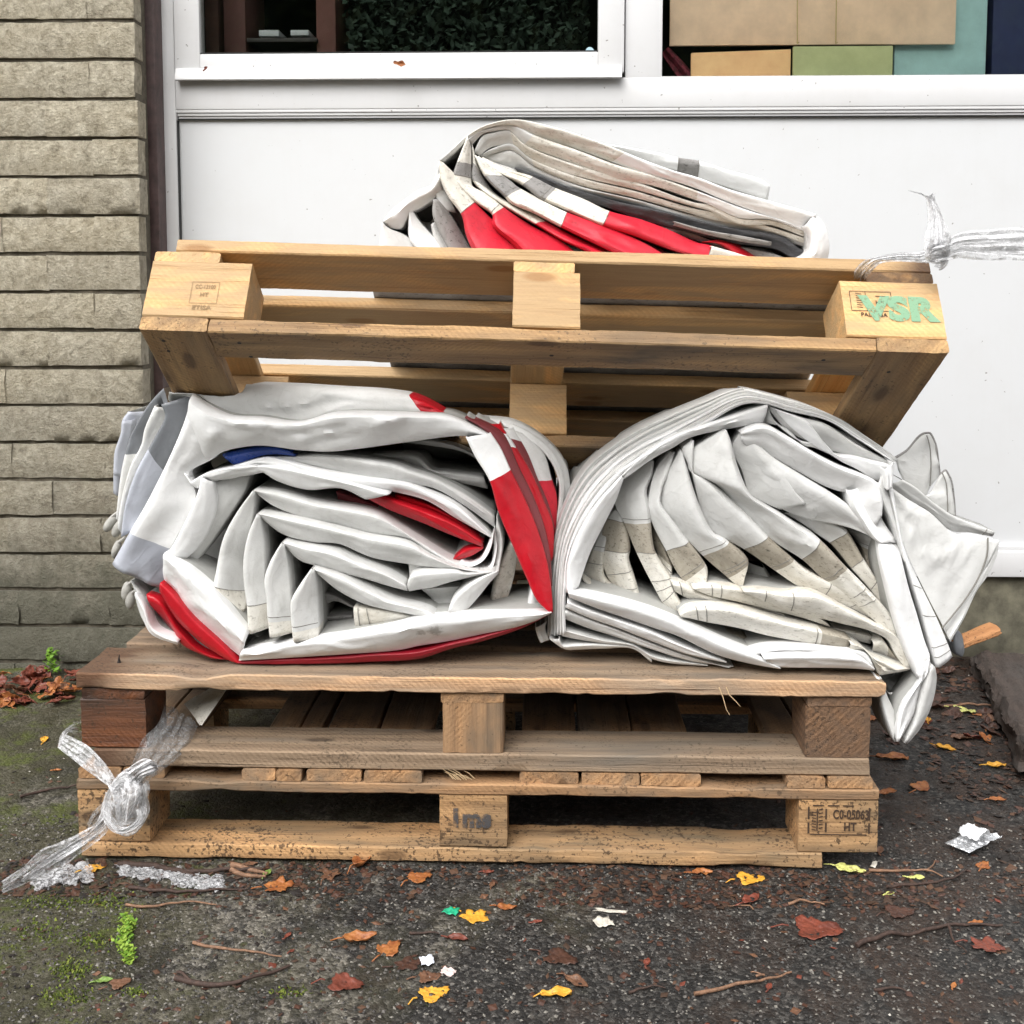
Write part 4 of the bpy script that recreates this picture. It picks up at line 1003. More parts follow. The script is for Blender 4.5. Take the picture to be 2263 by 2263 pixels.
# dark selvedge of the two small flaps
for pl_, yy in ((((820, 268), (880, 230), (962, 143), (1000, 138), (1030, 195), (1045, 290), (1054, 368)), .121), (((1058, 360), (1085, 337), (1112, 385), (1128, 480), (1135, 578)), .101)):
    pts = [P(x, y, yy) for x, y in Z7(*pl_)]; hp, _ = crs(pts, 40, arcp(pts)); T.part('selvedge#%f' % yy).tube(hp, .0022, T_TANG, 6)
# fan of inner folds
def fan(nm, A, B, y, q0, q1, **kw):
    kw.setdefault('skew', 'B')
    T.petal('inner_fold#' + nm, A, B, y, T_GW, kw.pop('bulge', .32), .25, bands=((q0, q1, T_TAN), (q1, 99, T_DW)), stitch=kw.pop('st', (q0, q1)), **kw)
fan('q00', Z6((520, 1120), (430, 1330), (385, 1450), (345, 1530), (420, 1640), (560, 1700)), Z6((600, 1040), (500, 1330), (492, 1450), (500, 1520), (620, 1640), (760, 1745)), .13, .95, 1.02, st=(1, 2))
fan('q0', Z6((590, 1040), (535, 1120), (495, 1220), (495, 1340), (500, 1460), (560, 1590), (740, 1745)), Z6((605, 1050), (640, 1130), (672, 1220), (682, 1330), (672, 1400), (720, 1550), (772, 1740)), .115, 1, 3, st=(1, 3, 4.6, 5.3))
fan('q1', Z6((845, 705), (700, 800), (600, 930), (585, 1030), (640, 1135), (730, 1350), (850, 1590), (950, 1760), (1035, 1812)), Z6((850, 705), (840, 800), (800, 920), (822, 1030), (826, 1115), (858, 1345), (975, 1545), (1010, 1650), (1078, 1765)), .09, 4, 5, st=(4, 5, 5.9, 6.4, 6.8))
fan('q1b', Z6((840, 1150), (855, 1280), (880, 1350), (930, 1480)), Z6((880, 1200), (930, 1330), (975, 1430), (980, 1550)), .12, 0, 2, st=(2, 2.5))
fan('q2', Z6((975, 640), (880, 760), (835, 900), (822, 1050), (860, 1180), (945, 1345), (1045, 1535), (1130, 1612), (1180, 1618)), Z6((1000, 640), (950, 800), (910, 900), (900, 1008), (1000, 1150), (1090, 1270), (1190, 1400), (1232, 1480), (1222, 1585)), .078, 5, 6.2, st=(5, 6.2))
fan('q3', Z6((1045, 625), (980, 760), (925, 880), (898, 1005), (1000, 1160), (1200, 1380), (1382, 1540), (1495, 1632)), Z6((1050, 630), (1090, 760), (1125, 880), (1170, 1010), (1265, 1205), (1372, 1272), (1522, 1412), (1485, 1560)), .066, 5, 6, st=(5, 6, 5.75))
fan('q3b', Z6((1500, 1420), (1480, 1540), (1500, 1620)), Z6((1640, 1460), (1700, 1560), (1760, 1640)), .14, 9, 9, st=())
fan('q4', Z6((1130, 558), (1062, 620), (1130, 790), (1200, 1050), (1265, 1200), (1352, 1262), (1505, 1342), (1710, 1482), (1900, 1610)) + Z7((640, 1100), (820, 1220)), Z6((1135, 560), (1130, 650), (1130, 790), (1255, 850), (1400, 980), (1520, 1090), (1655, 1235), (1832, 1395), (1932, 1480)) + Z7((700, 1060), (840, 1240)), .055, 6, 7, st=(6, 7, 8.4, 8.8, 9.3))
fan('q5', Z6((1362, 485), (1250, 560), (1130, 655), (1126, 792), (1252, 850), (1400, 980), (1560, 1130), (1720, 1285)) + Z7((330, 820), (450, 930), (590, 1035), (710, 1140), (835, 1245)), Z6((1366, 485), (1400, 570), (1432, 700), (1500, 880), (1555, 965), (1655, 1030), (1762, 1090), (1890, 1175)) + Z7((410, 705), (540, 840), (660, 962), (790, 1110), (845, 1240)), .040, 8, 9, st=(8, 9, 10, 10.35), wr=.005)
fan('q6', Z6((1480, 490), (1425, 620), (1500, 790), (1560, 962), (1650, 1010), (1765, 1060)), Z6((1490, 490), (1560, 600), (1650, 680), (1800, 800), (1880, 930), (1932, 1000)), .05, 99, 99, st=())
fan('q7', Z6((1488, 495), (1440, 590), (1540, 780), (1640, 920), (1760, 1040)) + Z7((230, 560), (400, 612), (560, 640), (700, 692)), Z6((1500, 495), (1560, 560), (1700, 680)) + Z7((260, 330), (400, 415), (560, 520), (705, 690)), .044, 99, 99, st=(), bulge=.2, wr=.005)
fan('q8', Z7((230, 565), (330, 625), (420, 690), (480, 730), (590, 860), (700, 985), (800, 1130)), Z7((290, 560), (420, 590), (540, 640), (560, 660), (640, 800), (720, 930), (810, 1100)), .075, 2.9, 4, st=(3, 4, 5))
fan('q9', Z7((550, 640), (640, 730), (690, 890), (740, 1000), (800, 1120)), Z7((700, 690), (728, 760), (755, 880), (775, 960), (830, 1180)), .09, 1, 2, st=(1, 2, 2.3))
# cream tubes at the bottom
def tube_(nm, A, B, y, **kw): T.petal('lower_tube#' + nm, A, B, y, T_DW, .42, .2, maxb=.028, **kw)
tube_('a', Z6((1035, 1800), (1095, 1755), (1200, 1735), (1450, 1752)) + Z7((200, 1135), (400, 1183), (575, 1230)), Z6((1045, 1815), (1120, 1835), (1220, 1862), (1480, 1915)) + Z7((150, 1232), (400, 1275), (565, 1296)), .038, bands=((5.0, 99, T_TAN),), stitch=(2.0, 5.0, 1.6))
tube_('b', Z6((1490, 1632), (1600, 1625), (1800, 1645)) + Z7((380, 988), (560, 1078), (700, 1150), (830, 1225), (870, 1310), (898, 1392)), Z6((1495, 1640), (1600, 1690), (1800, 1770)) + Z7((380, 1130), (540, 1165), (690, 1200), (790, 1255), (830, 1330), (880, 1405)), .032, stitch=(1.3, 2.3))
tube_('c', Z6((1130, 1612), (1250, 1588), (1400, 1600), (1650, 1655), (1932, 1745)) + Z7((450, 1150)), Z6((1150, 1625), (1260, 1672), (1400, 1705), (1650, 1765), (1932, 1835)) + Z7((470, 1175)), .055, stitch=(1, 1.6))
tube_('d', Z6((975, 1560), (1060, 1570), (1200, 1640), (1450, 1715), (1750, 1780)) + Z7((300, 1165), (520, 1180), (690, 1215)), Z6((1005, 1640), (1090, 1690), (1250, 1732), (1450, 1752), (1750, 1800)) + Z7((300, 1175), (520, 1225), (690, 1270)), .075, stitch=(.8,))
tube_('e', Z8((0, 215), (120, 235), (250, 320), (400, 350), (510, 380)), Z8((0, 270), (100, 300), (230, 400), (380, 420), (515, 445)), .10, bands=((3, 99, T_TAN),))
tube_('f', Z7((690, 1240), (740, 1225), (790, 1290), (835, 1350)), Z7((700, 1320), (760, 1330), (800, 1350), (830, 1360)), .06, bands=((1.5, 99, T_TAN),))
tube_('g', Z7((575, 1250), (640, 1280), (700, 1330), (800, 1370), (895, 1395)), Z7((580, 1300), (660, 1300), (720, 1400), (745, 1442), (890, 1405)), .025, wr=.006)
tube_('h', Z6((345, 1530), (450, 1600), (640, 1690), (800, 1745), (960, 1745)), Z6((400, 1640), (520, 1720), (700, 1760), (830, 1790), (1010, 1830)), .10)
# long white folds under the roll
T.petal('lower_fold', Z6((243, 1635), (420, 1668), (640, 1718), (850, 1780), (1100, 1880)) + Z8((400, 415), (560, 480), (690, 548)), Z6((250, 1680), (450, 1765), (640, 1830), (850, 1905), (1020, 1960)) + Z8((350, 485), (520, 530), (670, 552)), .020, T_W, .35, .25)
T.petal('lower_fold#b', Z8((520, 462), (600, 440), (800, 430), (1000, 445), (1100, 450), (1150, 470), (1190, 550)), Z8((600, 490), (680, 470), (850, 470), (1000, 475), (1090, 480), (1140, 500), (1185, 560)), .03, T_W, .3, .2)
T.petal('lower_fold#c', Z8((590, 480), (720, 474), (880, 474), (1020, 476), (1110, 490), (1190, 548)), Z8((650, 550), (720, 554), (880, 556), (1020, 558), (1110, 560), (1190, 562)), .015, T_W, .35, .2)
lw = [((243, 1700), (420, 1765), (640, 1840), (850, 1915)), ((235, 1715), (420, 1800), (620, 1880), (820, 1950))]
T.petal('lower_fold#d', Z6((238, 1700), (420, 1775), (640, 1850)) + Z8((0, 350), (200, 440), (400, 515)), Z6((225, 1755), (400, 1830), (600, 1900)) + Z8((0, 410), (200, 480), (400, 520)), .035, T_W, .4, .22)
T.petal('lower_fold#e', Z6((225, 1760), (400, 1830), (600, 1905)) + Z8((0, 415), (200, 485), (400, 540)), Z6((205, 1830), (380, 1900), (560, 1955)) + Z8((0, 450), (200, 510), (440, 545)), .05, T_GW, .4, .22)
T.petal('lower_fold#f', Z5((1500, 1490), (1600, 1520), (1750, 1560), (1932, 1590)) + Z8((0, 480), (300, 530)), Z5((1495, 1540), (1600, 1560), (1750, 1580), (1932, 1600)) + Z8((0, 500), (300, 540)), .055, T_GW, .4, .22)
T.petal('lower_fold#g', Z5((1480, 1545), (1500, 1590), (1560, 1585), (1750, 1582), (1932, 1598)) + Z8((0, 500)), Z5((1420, 1560), (1520, 1622), (1580, 1622), (1750, 1615), (1932, 1616)) + Z8((0, 520)), .06, T_GW, .35, .22)
# lowest hanging loop over the pallet end
T.petal('hanging_loop', Z7((715, 1430), (725, 1510), (755, 1620), (780, 1700), (812, 1782)), Z7((745, 1450), (775, 1540), (815, 1630), (836, 1700), (828, 1788)), .02, T_GW, .35, .1)
T.petal('hanging_loop#b', Z7((935, 1420), (950, 1450), (905, 1520), (850, 1600), (832, 1680), (826, 1782)), Z7((1012, 1330), (1012, 1390), (970, 1470), (945, 1570), (925, 1650), (835, 1785)), .005, T_W, .18, .06, wr=.007)
T.petal('hanging_loop#c', Z7((1014, 1375), (965, 1480), (945, 1570), (925, 1660), (862, 1788)), Z7((1030, 1390), (1046, 1470), (1020, 1600), (960, 1720), (882, 1798)), .015, T_GW, .28, .1)
T.petal('hanging_loop#d', Z7((745, 1450), (800, 1540), (840, 1600), (860, 1620)), Z7((890, 1400), (930, 1450), (900, 1520), (870, 1590)), .10, T_WB, .2, .15)
T.petal('hanging_loop#e', Z7((780, 1520), (810, 1570), (835, 1610)), Z7((880, 1500), (890, 1540), (850, 1610)), .06, T_WB, .2, .1)
T.petal('hanging_loop#f', Z7((1120, 1250), (1130, 1310), (1170, 1330)), Z7((1150, 1190), (1185, 1230), (1190, 1300)), .13, T_DGR, .3, .1)
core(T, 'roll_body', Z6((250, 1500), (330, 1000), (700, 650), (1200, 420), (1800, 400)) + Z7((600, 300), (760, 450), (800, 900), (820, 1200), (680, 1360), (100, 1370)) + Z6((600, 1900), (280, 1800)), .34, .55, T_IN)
T.done()

# ================= upper tarpaulin
r3 = empty('folded_tarpaulin')
tag(r3, 'folded cream and white tarpaulin with red ends lying on top of the tilted pallet', 'tarpaulin')
U = Tarp(r3, clampT)
YT = .16
U.petal('outer_fold', Z2((556, 372), (620, 315), (705, 240), (800, 186), (960, 154), (1150, 190), (1400, 270), (1650, 370), (1800, 425), (1932, 462)) + Z3((400, 1005), (630, 1072), (880, 1142)), Z2((570, 385), (640, 325), (720, 252), (800, 205), (940, 180), (1060, 235), (1300, 310), (1600, 420), (1800, 478), (1932, 520)) + Z3((400, 1070), (620, 1150), (815, 1222)), [.17]*4+[.165]*9, T_W, .30, .42, bands=((2, 6.6, T_DW), (0, 2, T_GW)))
U.petal('outer_fold', Z3((812, 1205), (845, 1250), (852, 1310), (835, 1355), (770, 1388)), Z3((880, 1142), (925, 1190), (950, 1260), (958, 1330), (950, 1392)), .155, T_W, .3, .35, wr=.006)
U.petal('outer_fold#b', Z3((770, 1215), (815, 1235), (830, 1300), (830, 1350)), Z3((812, 1210), (850, 1260), (858, 1320), (855, 1385)), .18, T_GW, .3, .3)
U.petal('inner_fold', Z2((700, 262), (760, 225), (850, 195), (940, 180), (1060, 235), (1300, 320), (1500, 395), (1700, 452), (1932, 535)) + Z3((300, 1040), (480, 1110), (700, 1180), (815, 1222)), Z2((722, 295), (785, 232), (850, 215), (925, 208), (1010, 280), (1300, 395), (1500, 470), (1700, 505), (1932, 582)) + Z3((300, 1085), (470, 1160), (650, 1172), (810, 1230)), .175, T_DW, .32, .4, bands=((0, 4, T_GW), (8, 99, T_W)))
U.petal('inner_fold#b', Z2((740, 330), (790, 238), (860, 218), (925, 208), (1010, 285), (1300, 400), (1600, 485), (1932, 600)) + Z3((300, 1090), (470, 1165), (640, 1175), (810, 1232)), Z2((770, 345), (830, 300), (880, 290), (940, 283), (1040, 360), (1300, 455), (1600, 525), (1932, 622)) + Z3((300, 1120), (470, 1195), (640, 1200), (815, 1260)), .185, T_DW, .32, .38, bands=((0, 3, T_GW),))
U.petal('inner_fold#c', Z2((770, 345), (850, 305), (940, 283), (1040, 360), (1300, 460), (1600, 535), (1932, 632)) + Z3((300, 1125), (600, 1200), (820, 1270)), Z2((772, 358), (860, 330), (940, 315), (1060, 400), (1300, 500), (1600, 570), (1932, 665)) + Z3((300, 1165), (600, 1225), (830, 1300)), .195, T_DW, .32, .36, bands=((0, 3, T_WB),))
U.petal('inner_fold#d', Z2((780, 355), (860, 330), (940, 315), (1060, 400), (1300, 505), (1600, 580), (1932, 670)) + Z3((300, 1165), (600, 1220), (830, 1300)), Z2((800, 365), (880, 400), (960, 420), (1060, 460), (1250, 540), (1500, 590), (1932, 695)) + Z3((300, 1190), (600, 1250), (830, 1320)), .205, T_GW, .25, .34)
U.petal('dark_webbing', Z2((960, 410), (1100, 455), (1250, 515), (1500, 590), (1700, 630), (1932, 690)) + Z3((400, 1210), (600, 1240), (720, 1270), (780, 1320), (835, 1345)), Z2((980, 440), (1100, 490), (1250, 560), (1450, 620), (1650, 690), (1932, 765)) + Z3((400, 1290), (560, 1310), (680, 1330), (760, 1375), (830, 1385)), .20, T_CHAR, .25, .3, wr=.005)
U.petal('dark_webbing', Z2((1250, 560), (1450, 640), (1650, 700), (1932, 770)) + Z3((300, 1275), (500, 1320), (640, 1350), (740, 1385)), Z2((1250, 580), (1450, 690), (1650, 735), (1932, 800)) + Z3((300, 1310), (460, 1350), (560, 1385), (600, 1398)), .215, T_TANG, .25, .3)
U.petal('dark_webbing#b', Z3((120, 1180), (300, 1228), (500, 1262), (640, 1290)), Z3((120, 1200), (300, 1250), (500, 1290), (640, 1310)), .185, T_TANG, .3, .2)
# petals with scuffed grey band, white, then red
def red_p(nm, A, B, y, bands, **kw): U.petal('red_end#' + nm, A, B, y, T_DW, kw.pop('bulge', .30), .28, bands=bands, **kw)
red_p('1', Z2((560, 375), (566, 470), (610, 570), (675, 655), (700, 760), (745, 870), (790, 960)), Z2((575, 385), (640, 450), (695, 530), (742, 595), (850, 700), (1040, 872), (1140, 960)), .150, ((3, 99, T_REDD),), stitch=(3,))
red_p('2', Z2((710, 245), (660, 370), (636, 440), (635, 465), (745, 590), (838, 655), (845, 725), (950, 820), (1060, 960)), Z2((722, 300), (722, 380), (722, 450), (724, 500), (830, 560), (880, 610), (1030, 710), (1200, 800), (1400, 960)), .162, ((1.0, 2.2, T_TANG), (5, 99, T_REDD)), stitch=(2.2, 5))
red_p('3', Z2((735, 290), (738, 380), (733, 470), (800, 545), (900, 615), (1060, 705), (1200, 790), (1350, 860), (1500, 960)), Z2((745, 350), (775, 440), (850, 545), (960, 610), (1040, 640), (1115, 695), (1300, 790), (1530, 885), (1640, 960)), .178, ((.9, 2.1, T_TANG), (5, 99, T_REDD)))
red_p('4', Z2((748, 345), (790, 440), (830, 490), (905, 560), (940, 600), (1060, 650), (1200, 722), (1420, 830), (1640, 930), (1700, 960)), Z2((765, 350), (870, 435), (935, 480), (975, 515), (1060, 560), (1130, 600), (1232, 648), (1430, 720), (1700, 840), (1850, 940)), .172, ((1, 3, T_TANG), (6, 99, T_REDD)), stitch=(3, 6), wr=.005)
red_p('5', Z2((770, 358), (880, 440), (1000, 500), (1105, 580), (1200, 620), (1300, 665), (1418, 715), (1600, 775), (1740, 825), (1830, 857)) + Z3((290, 1388), (330, 1420)), Z2((790, 358), (920, 420), (1050, 458), (1165, 515), (1240, 545), (1330, 580), (1455, 640), (1640, 690), (1800, 750), (1932, 810)) + Z3((320, 1312), (500, 1370)), .186, ((2, 3, T_TANG), (6, 10, T_REDD), (10, 99, T_DW)), stitch=(3, 6, 10), wr=.005)
red_p('6', Z2((1420, 770), (1600, 850), (1750, 930)), Z2((1500, 740), (1700, 830), (1850, 900)), .20, ((0, 99, T_MAR),))
red_p('7', Z3((270, 1290), (360, 1300), (480, 1390)), Z3((400, 1276), (480, 1310), (590, 1390)), .205, ((0, 99, T_RED),))
red_p('8', Z3((0, 1385), (110, 1355), (200, 1370)), Z3((0, 1420), (120, 1420), (260, 1420)), .155, ())
red_p('9', Z3((320, 1312), (420, 1340), (520, 1370)), Z3((290, 1420), (420, 1420), (560, 1420)), .17, ())
U.petal('inner_fold#f', Z2((790, 350), (860, 385), (960, 420), (1060, 480)), Z2((800, 370), (900, 440), (1000, 500), (1150, 520)), .21, T_WB, .25, .3)
# small bundle at the left
U.petal('side_fold', Z2((255, 695), (310, 632), (375, 580), (440, 535), (520, 500), (560, 440)), Z2((275, 730), (345, 735), (400, 650), (440, 630), (545, 560), (572, 520)), .19, T_W, .18, .35, wr=.007)
U.petal('side_fold#b', Z2((253, 700), (245, 780), (232, 860), (215, 960)), Z2((275, 735), (370, 775), (440, 850), (480, 960)), .185, T_GW, .2, .3)
U.petal('side_fold#c', Z2((400, 640), (396, 700), (400, 790), (470, 880), (520, 960)), Z2((412, 642), (440, 690), (500, 760), (600, 865), (670, 960)), .20, T_W, .3, .3)
U.petal('side_fold#d', Z2((528, 580), (524, 660), (560, 760), (620, 870), (660, 960)), Z2((545, 580), (610, 660), (680, 780), (740, 880), (790, 960)), .185, T_TANG, .25, .3)
U.petal('side_fold#e', Z2((515, 715), (530, 780), (600, 880)), Z2((548, 690), (575, 760), (660, 870)), .215, T_GW, .3, .2)
U.petal('side_fold#f', Z2((525, 500), (540, 560), (560, 640)), Z2((556, 372), (572, 470), (640, 650)), .20, T_WB, .2, .3)
U.petal('side_fold#g', Z2((400, 640), (440, 600), (530, 560)), Z2((430, 690), (500, 700), (540, 640)), .25, T_DARK, .1, .2)
# padded tube behind
U.petal('back_tube', Z2((1430, 285), (1480, 290)) + Z3((60, 820), (140, 840), (240, 855), (400, 905), (580, 955), (628, 985)), Z2((1500, 330), (1560, 350)) + Z3((60, 890), (140, 905), (240, 940), (400, 990), (560, 1045), (625, 1070)), .30, T_W, .45, .12, bands=((3, 4, T_TANG),), stitch=(3, 4))
core(U, 'roll_body', Z2((600, 480), (720, 290), (940, 220), (1400, 380), (1932, 590)) + Z3((600, 1180), (830, 1300), (860, 1420)) + Z2((1500, 960), (700, 960)), .27, .60, T_GW)
core(U, 'roll_body#b', Z2((290, 740), (400, 640), (560, 560), (700, 620), (760, 960), (280, 960)), .26, .5, T_WB)
# layers lying on the deck, seen through the gaps between the boards
ua = P(838, 560, .2).x; ub = P(1836, 600, .2).x
rows = []
for k in range(4):
    mb = U.part('bottom_layer#%d' % k); rows = []
    for i in range(60):
        x = ua + (ub-ua)*i/59 + .004*k
        rows.append([Vector((x, y_, deck3(x, y_) + .004 + .008*k + .006*noise.noise(Vector((x*14, y_*10, k*3)))*(1+k))) for y_ in (.11+.01*k, .2, .3, .4, .5, .58)])
    mb.grid(rows, [T_TANG, T_GW, T_W, T_WB][k])
U.done()
# ------------------------------------------------------------------ stretch film
def film_mat(name, col, a0, a1, rough=.22):
    n = NT(name)
    au = n.n('Attribute', attribute_name='fu'); av = n.n('Attribute', attribute_name='fv')
    cx = n.n('CombineXYZ'); n.put(cx.inputs[0], n.math('MULTIPLY', au.outputs['Fac'], 8.0)); n.put(cx.inputs[1], n.math('MULTIPLY', av.outputs['Fac'], 22.0))
    f = n.noise(cx.outputs[0], 1.0, 4, .6, 1.2)
    f2 = n.noise(n.coord(rand=False), 120, 4, .6)
    g = n.math('ADD', n.math('MULTIPLY', f, .75), n.math('MULTIPLY', f2, .25))
    al = n.ramp(g, [(.36, a0), (.60, a1)])
    return n.set(Base_Color=col, Roughness=rough, Alpha=al, Normal=n.bump(n.math('ADD', g, n.math('MULTIPLY', f2, .8)), 1.0, .006))
FILM = film_mat('clear_stretch_film', (.92, .92, .94), .05, .75, .22)
FILMW = film_mat('bunched_white_film', (.95, .95, .97), .25, .95, .28)
FILMD = film_mat('grey_see_through_film', (.40, .40, .40), .16, .55)
Z9 = zc(40, 1500, 3.22); Z10 = zc(1600, 380, 3.019)
class Film:
    def __init__(s): s.mb = MB(); s.u = []; s.v = []
    def ribbon(s, A, B, y, mat, pleat=.0035, nf=7, nu=26, bulge=.0, pos=None, n=None):
        """A, B border lines; y depth (single or list); film gathered into lengthwise pleats"""
        if pos:
            pa, pb = A, B
        else:
            if len(A) != len(B):
                m = max(len(A), len(B)); A = resamp(A, m); B = resamp(B, m)
            m = len(A); ys_ = list(y) if isinstance(y, (list, tuple)) else [y]*m
            if len(ys_) != m: ys_ = [q[0] for q in resamp([(q, 0) for q in ys_], m)]
            pa = [P(a[0], a[1], yy) for a, yy in zip(A, ys_)]; pb = [P(b[0], b[1], yy) for b, yy in zip(B, ys_)]
        prm = [(a+b)/2 for a, b in zip(arcp(pa), arcp(pb))]
        n = n or max(16, int(prm[-1]/.004))
        ca, _ = crs(pa, n, prm); cb, _ = crs(pb, n, prm); sd = rnd.uniform(0, 99)
        rows = []
        for i in range(n):
            a, b = ca[i], cb[i]; r = []
            t = (ca[min(i+1, n-1)] - ca[max(i-1, 0)]).normalized(); w_ = (b-a)
            nn = t.cross(w_.normalized()) if w_.length > 1e-5 else Vector((0, -1, 0))
            if nn.y > 0: nn = -nn
            for k in range(nu):
                v = k/(nu-1)
                d = noise.noise(Vector((v*nf+sd, i*.035, sd)))*pleat*1.6 + noise.noise(Vector((v*nf*3+sd, i*.12, 4)))*pleat*.6
                e = noise.noise(Vector((v*nf*1.3, i*.07+sd, 9)))*w_.length*.05
                r.append(a.lerp(b, v) + nn*(d + math.sin(math.pi*v)*bulge) + w_.normalized()*e)
                s.u.append(v); s.v.append(i*.02 + sd)
            rows.append(r)
        s.mb.grid(rows, mat)
    def build(s, name, parent):
        o = s.mb.build(name, parent, sharp=180)
        for nm, dat in (('fu', s.u), ('fv', s.v)):
            a = o.data.attributes.new(nm, 'FLOAT', 'POINT'); a.data.foreach_set('value', dat)
        return o
def ell(f, cx, cy, rx, ry, a0, a1, y, wd, mat, rot=0.0, yd=0.0, pleat=.002, nf=5):
    """ribbon running round an ellipse given in the zoom coordinates of f"""
    A, B, Y = [], [], []
    for i in range(14):
        a = R(a0 + (a1-a0)*i/13)
        for lst, k in ((A, 1), (B, 1 - wd/((rx+ry)/2))):
            wb = 1 + .22*noise.noise(Vector((math.cos(a)*1.1 + cx*.013, math.sin(a)*1.1 + cy*.017, rx*.05)))
            x, y_ = rx*k*math.cos(a)*wb, ry*k*math.sin(a)*wb
            lst.append(f((cx + x*math.cos(rot) - y_*math.sin(rot), cy + x*math.sin(rot) + y_*math.cos(rot)))[0])
        Y.append(y + yd*math.sin(a))
    return A, B, Y, mat, pleat, nf
k1 = empty('stretch_film_tie')
tag(k1, 'knotted clear stretch film tied round the left corner of the two lower pallets', 'plastic film')
f = Film()
f.ribbon(Z9((1040, 165), (990, 330), (880, 440), (830, 560), (790, 650)), Z9((1290, 330), (1210, 480), (1120, 580), (1040, 640), (960, 700)), [.07, .02, -.01, -.02, -.03], FILMD, .004, 8)
f.build('film_strip', k1)
f = Film(); f.ribbon(Z9((1180, 180), (1230, 240), (1290, 330)), Z9((1400, 40), (1480, 80), (1310, 330)), [.12, .09, .06], T_DW, .001, 2)
f.build('strap_end', k1)
f = Film()
f.ribbon(Z9((665, 782), (560, 705), (430, 600), (284, 487)), Z9((692, 722), (610, 600), (500, 485), (340, 395)), [-.035, -.03, -.03, -.03], FILMW, .003, 6)
f.ribbon(Z9((284, 487), (310, 400), (365, 330), (445, 290)), Z9((345, 400), (365, 380), (400, 400), (450, 430)), [-.03, -.015, .0, .03], FILM, .003, 6)
f.build('loop', k1)
f = Film()
f.ribbon(Z9((600, 900), (560, 1010), (430, 1105), (300, 1165), (170, 1220), (30, 1345), (-110, 1440)), Z9((630, 1075), (580, 1140), (440, 1245), (300, 1345), (160, 1410), (30, 1462), (-110, 1530)), [-.035, -.05, -.07, -.09, -.12, -.16, -.2], FILM, .005, 8, 34)
f.ribbon(Z9((610, 980), (520, 1080), (400, 1160), (240, 1260), (30, 1400)), Z9((625, 1060), (540, 1140), (420, 1225), (250, 1330), (30, 1445)), [-.04, -.056, -.076, -.10, -.166], FILMW, .004, 6)
f.ribbon(Z9((600, 880), (540, 940), (500, 1040)), Z9((610, 1000), (580, 1020), (500, 1080)), [-.03, -.03, -.04], FILMD, .004, 5)
f.build('tail', k1)
f = Film()
for (cx, cy, rx, ry, a0, a1, y, wd, rot, yd) in [(765, 900, 160, 215, -120, 200, -.045, 60, .15, -.012), (800, 860, 120, 190, -60, 150, -.058, 70, .35, .010), (750, 930, 150, 175, -60, 190, -.062, 45, .2, -.010), (730, 840, 105, 170, 120, 300, -.062, 75, .25, .0), (740, 960, 125, 140, -20, 200, -.075, 30, .1, -.01), (790, 800, 120, 90, 120, 400, -.055, 50, -.6, .0)]:
    A, B, Y, mt, pl_, nf = ell(Z9, cx, cy, rx, ry, a0, a1, y, wd, FILMW, rot, yd)
    f.ribbon(A, B, Y, mt, .003, 5, 14)
f.ribbon(Z9((640, 820), (690, 700), (760, 640), (860, 620)), Z9((900, 900), (930, 800), (930, 740), (900, 690)), [-.04, -.055, -.05, -.04], FILMW, .006, 7)
f.ribbon(Z9((650, 760), (690, 860), (700, 960), (720, 1010)), Z9((860, 700), (880, 800), (850, 900), (800, 980)), [-.06, -.068, -.066, -.06], FILMW, .010, 8, 34)
f.ribbon(Z9((620, 880), (660, 980), (700, 1060)), Z9((880, 830), (890, 940), (840, 1060)), [-.036, -.036, -.036], FILMW, .007, 8)
f.build('knot', k1)
f = Film()
f.ribbon(Z9((700, 690), (780, 640), (850, 590), (920, 565), (985, 590)), Z9((900, 780), (930, 730), (950, 700), (985, 680), (995, 630)), [-.05, -.06, -.06, -.055, -.045], FILM, .009, 9, 30)
f.ribbon(Z9((760, 680), (850, 620), (940, 570), (990, 620)), Z9((880, 740), (900, 700), (960, 680), (980, 650)), [-.06, -.07, -.065, -.05], FILMW, .008, 9, 30)
f.build('ruffle', k1)

k2 = empty('stretch_film_tie')
tag(k2, 'knotted clear film with an upright torn tuft on the right corner of the tilted pallet', 'plastic film')
f = Film()
f.ribbon(Z10((852, 715), (885, 640), (960, 580), (1080, 552), (1200, 538), (1300, 535), (1370, 500)), Z10((940, 745), (965, 685), (1040, 615), (1120, 600), (1220, 602), (1330, 608), (1400, 600)), [.05, .005, -.012, -.014, -.01, -.005, -.005], FILMW, .003, 6)
f.build('film_strip', k2)
f = Film()
f.ribbon(Z10((1360, 600), (1345, 520), (1352, 420), (1368, 320), (1364, 220), (1352, 165)), Z10((1480, 620), (1500, 520), (1508, 420), (1470, 310), (1425, 220), (1395, 150)), [-.02, -.02, -.02, -.015, -.01, -.005], FILM, .007, 7, 30)
f.ribbon(Z10((1370, 560), (1372, 420), (1385, 300), (1368, 190), (1330, 150), (1228, 122)), Z10((1460, 560), (1470, 420), (1450, 320), (1400, 200), (1350, 165), (1230, 126)), [-.03, -.032, -.025, -.015, -.01, -.005], FILM, .006, 6, 24)
f.ribbon(Z10((1366, 190), (1375, 150), (1400, 140)), Z10((1400, 200), (1400, 165), (1402, 142)), [-.01, -.01, -.01], FILM, .006, 6)
f.build('torn_tuft', k2)
f = Film()
f.ribbon(Z10((1490, 470), (1540, 420), (1640, 392), (1760, 385), (1900, 372), (2100, 368)), Z10((1480, 590), (1560, 572), (1660, 585), (1780, 592), (1900, 586), (2100, 600)), [-.02, -.025, -.03, -.035, -.04, -.05], FILM, .006, 9, 36)
